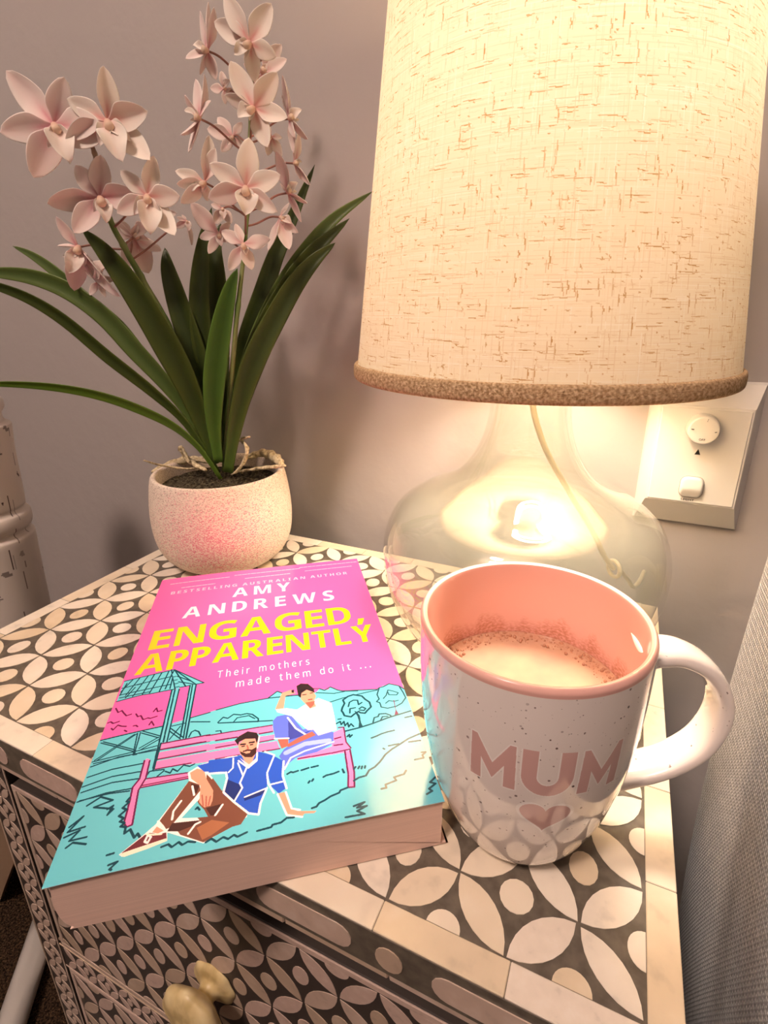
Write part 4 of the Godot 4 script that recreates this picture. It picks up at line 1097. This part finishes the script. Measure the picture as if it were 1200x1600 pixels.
# ------------------------------------------------------------------ the mug
func build_mug() -> void:
	var at := Vector3(0.3633, TH + PROUD, -0.0584)
	var t := thing("coffee_mug", "speckled cream mug lettered MUM with a heart, blush pink inside", "mug", at)
	var outer := smooth2([Vector2(0.0, 0.0015), Vector2(0.020, 0.0015), Vector2(0.0225, 0.0), Vector2(0.0245, 0.0006), Vector2(0.0262, 0.003), Vector2(0.0308, 0.0098), Vector2(0.0348, 0.0195), Vector2(0.0384, 0.031), Vector2(0.0415, 0.046), Vector2(0.0435, 0.062), Vector2(0.0446, 0.08), Vector2(0.0449, 0.095), Vector2(0.0449, 0.1030)], 5)
	var st := tool()
	lathe(st, outer, 128)
	# texture: speckles, letters and heart; u runs round against the angle, v up
	var W := 2048
	var H := 784
	var im := Image.create(W, H, false, Image.FORMAT_RGB8)
	var base := Color(0.945, 0.905, 0.885)
	im.fill(base)
	var top := 0.1030
	var px := func(deg: float, y: float) -> Vector2: return Vector2(W * (1.0 - deg / 360.0), H * (1.0 - y / top))
	for k in 1500:
		var p := Vector2(rng.randf() * W, rng.randf() * H)
		var r := 0.8 + 3.6 * pow(rng.randf(), 3.5)
		disc(im, p, r, base.lerp(Color(0.33, 0.25, 0.24), rng.randf_range(0.25, 0.9)))
	for pass_ in 2:
		var c := Color(0.985, 0.955, 0.945) if pass_ == 0 else Color(0.845, 0.68, 0.655)
		var g := 7.0 if pass_ == 0 else 0.0
		var sw := 35.0 + g
		var yb := 0.0612
		var yt := 0.0812
		for m in [[106.0, 84.5], [56.5, 35.0]]:
			var a: float = m[0]
			var b: float = m[1]
			var mid := (a + b) / 2
			var poly := PackedVector2Array()
			for q in [[a, yb], [a - 0.6, yt], [a - 3.2, yt], [mid, yb + 0.0096], [b + 3.2, yt], [b + 0.6, yt], [b, yb], [b + 5.3, yb], [b + 5.3, yt - 0.0098], [mid, yb + 0.0024], [a - 5.3, yt - 0.0098], [a - 5.3, yb], [a, yb]]: poly.append(px.call(q[0], q[1]))
			fill_poly(im, poly, c)
			if pass_ == 0: stroke(im, poly, g, c)
		var u := PackedVector2Array([px.call(79.0, yt), px.call(79.0, yb + 0.0085)])
		for k in 13: u.append(px.call(70.8 + 8.2 * cos(PI * k / 12.0), yb + 0.0085 - 0.0065 * sin(PI * k / 12.0)))
		u.append(px.call(62.6, yt))
		stroke(im, u, sw + 3.0, c, false)
		var hp := PackedVector2Array()
		for k in 48:
			var a := TAU * k / 48.0
			var hx := 16.0 * pow(sin(a), 3.0) / 16.0
			var hy := (13.0 * cos(a) - 5.0 * cos(2 * a) - 2.0 * cos(3 * a) - cos(4 * a)) / 16.0
			var s := 1.0 if pass_ == 1 else 1.14
			hp.append(px.call(69.3 - hx * 12.2 * s, 0.0497 + hy * 0.0083 * s))
		fill_poly(im, hp, c)
	var bm: StandardMaterial3D = M.mug_glaze.duplicate()
	bm.albedo_color = Color.WHITE
	bm.clearcoat_enabled = true
	bm.clearcoat = 1.0
	bm.clearcoat_roughness = 0.03
	bm.albedo_texture = ImageTexture.create_from_image(im)
	put("mug_body", done(st), bm, t)
	# lip and inside in pink glaze, with a tide mark of foam above the coffee
	var inner := smooth2([Vector2(0.0449, 0.1030), Vector2(0.0449, 0.1048), Vector2(0.0440, 0.1062), Vector2(0.0428, 0.1060), Vector2(0.0420, 0.1045), Vector2(0.0417, 0.095), Vector2(0.0414, 0.08), Vector2(0.0403, 0.062), Vector2(0.0372, 0.04), Vector2(0.0330, 0.022), Vector2(0.026, 0.012), Vector2(0.012, 0.008), Vector2(0.0, 0.008)], 5)
	st = tool()
	lathe(st, inner, 128)
	var iw := 1024
	var ih := 512
	var ii := Image.create(iw, ih, false, Image.FORMAT_RGB8)
	var pink := Color(0.90, 0.70, 0.655)
	ii.fill(pink)
	var nz := FastNoiseLite.new()
	nz.seed = 9; nz.frequency = 0.012; nz.fractal_octaves = 4
	var fine := FastNoiseLite.new()
	fine.seed = 10; fine.frequency = 0.11; fine.fractal_octaves = 3
	for x in iw:
		for y in range(90, 260):
			var hy := 0.008 + (0.1062 - 0.008) * (1.0 - float(y) / ih)
			var upto := 0.0800 + 0.008 * nz.get_noise_2d(x, 0)
			var s := clampf((upto - hy) / 0.0075, 0, 1) * (0.55 + 0.9 * fine.get_noise_2d(x, y * 1.4))
			if s > 0.02: ii.set_pixel(x, y, pink.lerp(Color(0.74, 0.50, 0.41), clampf(s, 0, 0.85)))
	var pmat: StandardMaterial3D = M.mug_pink.duplicate()
	pmat.albedo_color = Color.WHITE
	pmat.albedo_texture = ImageTexture.create_from_image(ii)
	put("pink_lining", done(st), pmat, t)
	# handle: a strap bent in the plane that points to the right
	var ph := deg_to_rad(-20.0)
	var dir := Vector3(cos(ph), 0, sin(ph))
	var path := []
	for p in [[0.0418, 0.0900], [0.0480, 0.0908], [0.0580, 0.0905], [0.0690, 0.0845], [0.0765, 0.0730], [0.0780, 0.0610], [0.0740, 0.0480], [0.0655, 0.0385], [0.0550, 0.0322], [0.0450, 0.0290], [0.0360, 0.0275]]: path.append(dir * p[0] + Vector3.UP * p[1])
	st = tool()
	sweep(st, smooth3(path, 7), 24, func(v, a):
		var c := cos(a)
		var s := sin(a)
		var flare := 1.0 + 0.35 * pow(absf(v * 2.0 - 1.0), 6.0)
		return Vector2(signf(c) * pow(absf(c), 0.75) * 0.0037 * flare, signf(s) * pow(absf(s), 0.85) * 0.0082 * flare), Vector3(-sin(ph), 0, cos(ph)))
	var hm := mat(Color.WHITE, 0.12, 0.5)
	hm.clearcoat_enabled = true
	hm.clearcoat = 1.0
	hm.clearcoat_roughness = 0.03
	var hi := Image.create(256, 512, false, Image.FORMAT_RGB8)
	hi.fill(base)
	for k in 70: disc(hi, Vector2(rng.randf() * 256, rng.randf() * 512), 0.7 + 2.0 * pow(rng.randf(), 3.0), base.lerp(Color(0.33, 0.25, 0.24), rng.randf_range(0.3, 0.9)))
	hm.albedo_texture = ImageTexture.create_from_image(hi)
	put("handle", done(st), hm, t)
	# coffee: its own thing, resting in the mug
	var c := thing("milky_coffee", "milky coffee with a ring of foam bubbles inside the mug", "coffee", at + Vector3(0, 0.0, 0))
	var cy := 0.0690
	var cim := Image.create(512, 512, false, Image.FORMAT_RGB8)
	var cn := FastNoiseLite.new()
	cn.seed = 14; cn.frequency = 0.008; cn.fractal_octaves = 3
	for y in 512:
		for x in 512:
			var r := Vector2(x - 255.5, y - 255.5).length() / 256.0
			var s := clampf((r - 0.80 - 0.10 * cn.get_noise_2d(x * 2.0, y * 2.0)) * 7.0, 0, 1)
			var b := Color(0.745, 0.595, 0.505).lerp(Color(0.785, 0.645, 0.535), 0.5 + 0.9 * cn.get_noise_2d(x, y))
			cim.set_pixel(x, y, b.lerp(Color(0.73, 0.55, 0.45), s * (0.7 + 0.6 * cn.get_noise_2d(x * 9.0, y * 9.0))))
	var cmm := mat(Color.WHITE, 0.22, 0.4)
	cmm.albedo_texture = ImageTexture.create_from_image(cim)
	st = tool()
	var rad := 0.0407
	for j in 10:
		for i in 64:
			for k in [[i, j], [i, j + 1], [i + 1, j], [i + 1, j], [i, j + 1], [i + 1, j + 1]]:
				var a: float = TAU * (k[0] % 64) / 64.0
				var r: float = rad * (1.0 - k[1] / 10.0)
				st.set_uv(Vector2(0.5 + 0.5 * cos(a) * r / rad, 0.5 + 0.5 * sin(a) * r / rad))
				st.add_vertex(Vector3(r * cos(a), cy + 0.0007 * pow(r / rad, 14.0), r * sin(a)).snapped(Vector3.ONE * 1e-7))
	put("liquid", done(st), cmm, c)
	var mm := MultiMesh.new()
	mm.transform_format = MultiMesh.TRANSFORM_3D
	var sp := SphereMesh.new()
	sp.radius = 1.0; sp.height = 2.0; sp.radial_segments = 12; sp.rings = 6
	mm.mesh = sp
	mm.instance_count = 900
	for k in 900:
		var a := rng.randf() * TAU
		var r := rad - 0.0006 - 0.0075 * pow(rng.randf(), 1.7)
		var s := 0.00018 + 0.0008 * pow(rng.randf(), 5.0)
		mm.set_instance_transform(k, Transform3D(Basis().scaled(Vector3.ONE * s), Vector3(r * cos(a), cy + s * 0.2 + 0.0003, r * sin(a))))
	var fm := mat(Color(0.70, 0.50, 0.39), 0.2, 0.6)
	var fo := MultiMeshInstance3D.new()
	fo.name = "foam_bubbles"
	fo.multimesh = mm
	fo.material_override = fm
	fo.set_meta("kind", "stuff")
	c.add_child(fo, true)

# ------------------------------------------------------------------ the switch
func letters(text: String, wide: float, high: float, parent: Node, at: Vector3, called: String, turn := 0.0) -> void:
	var t := TextMesh.new()
	t.font = font_plain
	t.font_size = 64
	t.pixel_size = 0.01
	t.depth = 0.1
	t.text = text
	var bb := t.get_aabb()
	var o := put(called, t, M.print, parent, at)
	o.basis = Basis(Vector3.BACK, turn) * Basis.from_scale(Vector3(wide / bb.size.x, high / bb.size.y, 0.002))
	o.position = at - o.basis * bb.get_center() + Vector3(0, 0, 0.0001)

func build_switch() -> void:
	var t := thing("wall_switch", "white wall switch plate with round OFF dial and LIGHT rocker", "switch", Vector3(0.4425, 0.7125, WALL))
	t.rotation.z = -0.004
	# bevelled mounting block
	var st := tool()
	st.set_smooth_group(-1)
	var zf := 0.0140
	var rows := [[-0.0385, 0.0375, -0.0605, 0.0565, 0.0], [-0.0372, 0.0362, -0.0590, 0.0550, 0.0035], [-0.0318, 0.0312, -0.0395, 0.0388, zf - 0.0006], [-0.0312, 0.0306, -0.0389, 0.0382, zf]]
	for k in 3:
		var a: Array = rows[k]
		var b: Array = rows[k + 1]
		var pa := [Vector3(a[0], a[2], a[4]), Vector3(a[1], a[2], a[4]), Vector3(a[1], a[3], a[4]), Vector3(a[0], a[3], a[4])]
		var pb := [Vector3(b[0], b[2], b[4]), Vector3(b[1], b[2], b[4]), Vector3(b[1], b[3], b[4]), Vector3(b[0], b[3], b[4])]
		for i in 4: quad(st, pa[i], pb[i], pb[(i + 1) % 4], pa[(i + 1) % 4])
	var e: Array = rows[3]
	quad(st, Vector3(e[0], e[3], zf), Vector3(e[1], e[3], zf), Vector3(e[1], e[2], zf), Vector3(e[0], e[2], zf))
	put("mounting_block", done(st), M.plastic, t)
	put("face_plate", box_mesh(Vector3(0.0590, 0.0745, 0.0012), 0.0005), M.plastic, t, Vector3(-0.0002, -0.0004, zf + 0.0003))
	# dial
	var zd := zf + 0.0009
	st = tool()
	lathe(st, [Vector2(0.0112, 0.0), Vector2(0.0113, 0.0003), Vector2(0.0106, 0.0100), Vector2(0.01055, 0.0104), Vector2(0.0102, 0.0110), Vector2(0.0096, 0.01135), Vector2(0.0093, 0.0114), Vector2(0.0050, 0.0114), Vector2(0.0, 0.0114)], 64)
	var dl := put("dial", done(st), M.plastic, t, Vector3(-0.0008, 0.0225, zd))
	dl.basis = Basis(Vector3.RIGHT, PI / 2)
	var dz := zd + 0.01145
	letters("OFF", 0.0042, 0.0015, t, Vector3(-0.0010, 0.0157, dz), "dial_lettering")
	letters("I", 0.0005, 0.0020, t, Vector3(0.0004, 0.0303, dz), "dial_lettering", -0.2)
	letters("-", 0.0018, 0.0005, t, Vector3(-0.0082, 0.0230, dz), "dial_lettering")
	letters("-", 0.0014, 0.0005, t, Vector3(0.0068, 0.0220, dz), "dial_lettering", 0.3)
	st = tool()
	slab_piece(st, [Vector2(0.0, 0.0023), Vector2(-0.0020, -0.0021), Vector2(0.0020, -0.0021)], 0.0002)
	var ar := put("arrow_mark", done(st), M.print, t, Vector3(-0.0008, 0.0036, zd))
	ar.basis = Basis(Vector3.RIGHT, PI / 2) * Basis(Vector3.UP, PI)
	ar.scale = Vector3(1, 1, 1)
	# rocker in its recess
	st = tool()
	slab_piece(st, rounded(0.0170, 0.0178, 0.0052), 0.0004)
	var fr := put("rocker_frame", done(st), mat(Color(0.70, 0.66, 0.63), 0.5), t, Vector3(-0.0006, -0.0248, zd - 0.0001))
	fr.basis = Basis(Vector3.RIGHT, PI / 2)
	st = tool()
	var half_w := func(y: float) -> float:
		var c := maxf(absf(y) - 0.0036, 0.0)
		return 0.0032 + sqrt(maxf(0.0048 * 0.0048 - c * c, 0.0))
	grid(st, 24, 32, func(u, v):
		var y := lerpf(-0.0084, 0.0084, v)
		var side := absf(u * 2.0 - 1.0)
		var z := 0.0046 - 0.0026 * smoothstep(0.0, 0.0084, -y) - 0.0008 * smoothstep(0.0, 0.0084, y)
		z *= pow(maxf(1.0 - pow(side, 10.0), 0.0), 0.4) * pow(maxf(1.0 - pow(absf(y) / 0.0084, 14.0), 0.0), 0.4)
		return Vector3((u * 2.0 - 1.0) * half_w.call(y), y, z), null, true)
	put("rocker", done(st), M.plastic, t, Vector3(-0.0006, -0.0248, zd + 0.0002))
	letters("LIGHT", 0.0092, 0.0015, t, Vector3(-0.0016, -0.0354, zd + 0.0002), "rocker_lettering")

func rounded(w: float, h: float, r: float) -> Array:
	var out := []
	for q in [[1, 1, 0.0], [-1, 1, PI / 2], [-1, -1, PI], [1, -1, 3 * PI / 2]]:
		for k in 6: out.append(Vector2(q[0] * (w / 2 - r), q[1] * (h / 2 - r)) + Vector2(cos(q[2] + PI / 2 * k / 5.0), sin(q[2] + PI / 2 * k / 5.0)) * r)
	return out

# ------------------------------------------------------------------ what stands left of the table
func build_left_side() -> void:
	var st := tool()
	var pr := [Vector2(0.0, 0.0), Vector2(0.028, 0.0), Vector2(0.030, 0.01), Vector2(0.034, 0.12), Vector2(0.036, 0.30), Vector2(0.0375, 0.46), Vector2(0.0395, 0.56), Vector2(0.0408, 0.595), Vector2(0.0400, 0.6015), Vector2(0.0370, 0.604), Vector2(0.0365, 0.607), Vector2(0.0400, 0.610), Vector2(0.0415, 0.616), Vector2(0.0410, 0.624), Vector2(0.0385, 0.627), Vector2(0.0375, 0.631), Vector2(0.0385, 0.634), Vector2(0.0395, 0.66), Vector2(0.0405, 0.69), Vector2(0.0425, 0.712), Vector2(0.0420, 0.716), Vector2(0.0375, 0.719), Vector2(0.0365, 0.726), Vector2(0.0400, 0.732), Vector2(0.0395, 0.740), Vector2(0.0350, 0.7435), Vector2(0.022, 0.749), Vector2(0.0, 0.751)]
	lathe(st, smooth2(pr, 3), 64)
	var p := put("bedpost", done(st), M.paint, self, Vector3(-0.199, 0.0, -0.15))
	tag(p, "white turned wooden bedpost with chipped distressed paint", "bedpost")
	# low board and hanging bed cover beyond it
	var b := put("bed_rail", box_mesh(Vector3(0.60, 0.24, 0.02), 0.003), M.skirting, self, Vector3(-0.562, 0.122, -0.174))
	tag(b, "low brown board just above the carpet, left of the table", "bed rail")
	st = tool()
	var cover := func(u: float, v: float, back: float) -> Vector3:
		var y := lerpf(0.004, 0.32, v)
		var edge := lerpf(-0.358, -0.271, clampf(y / 0.14, 0.0, 1.0))
		var x := lerpf(-0.72, edge, u)
		return Vector3(x, y, -0.113 - back - 0.006 * (1.0 - cos((edge - x) * 40.0)) - 0.02 * v * v)
	grid(st, 24, 20, func(u, v): return cover.call(u, v, 0.0), null, true)
	grid(st, 24, 20, func(u, v): return cover.call(u, v, 0.004))
	var q := put("bed_cover", done(st), M.quilt, self)
	tag(q, "dull tan bed cover hanging to the carpet at the far left", "bed cover")
	# metal tube lying on the carpet
	st = tool()
	var a0 := Vector3(-0.262, 0.0185, -0.125)
	var a1 := Vector3(-0.02, 0.0185, 0.174)
	var path := []
	for k in 13: path.append(a0.lerp(a1, k / 12.0))
	sweep(st, path, 32, func(_v, a): return Vector2(cos(a), sin(a)) * 0.0165)
	var tb := put("metal_tube", done(st), M.chrome, self)
	tag(tb, "silver metal tube lying on the dark carpet left of the table", "tube")
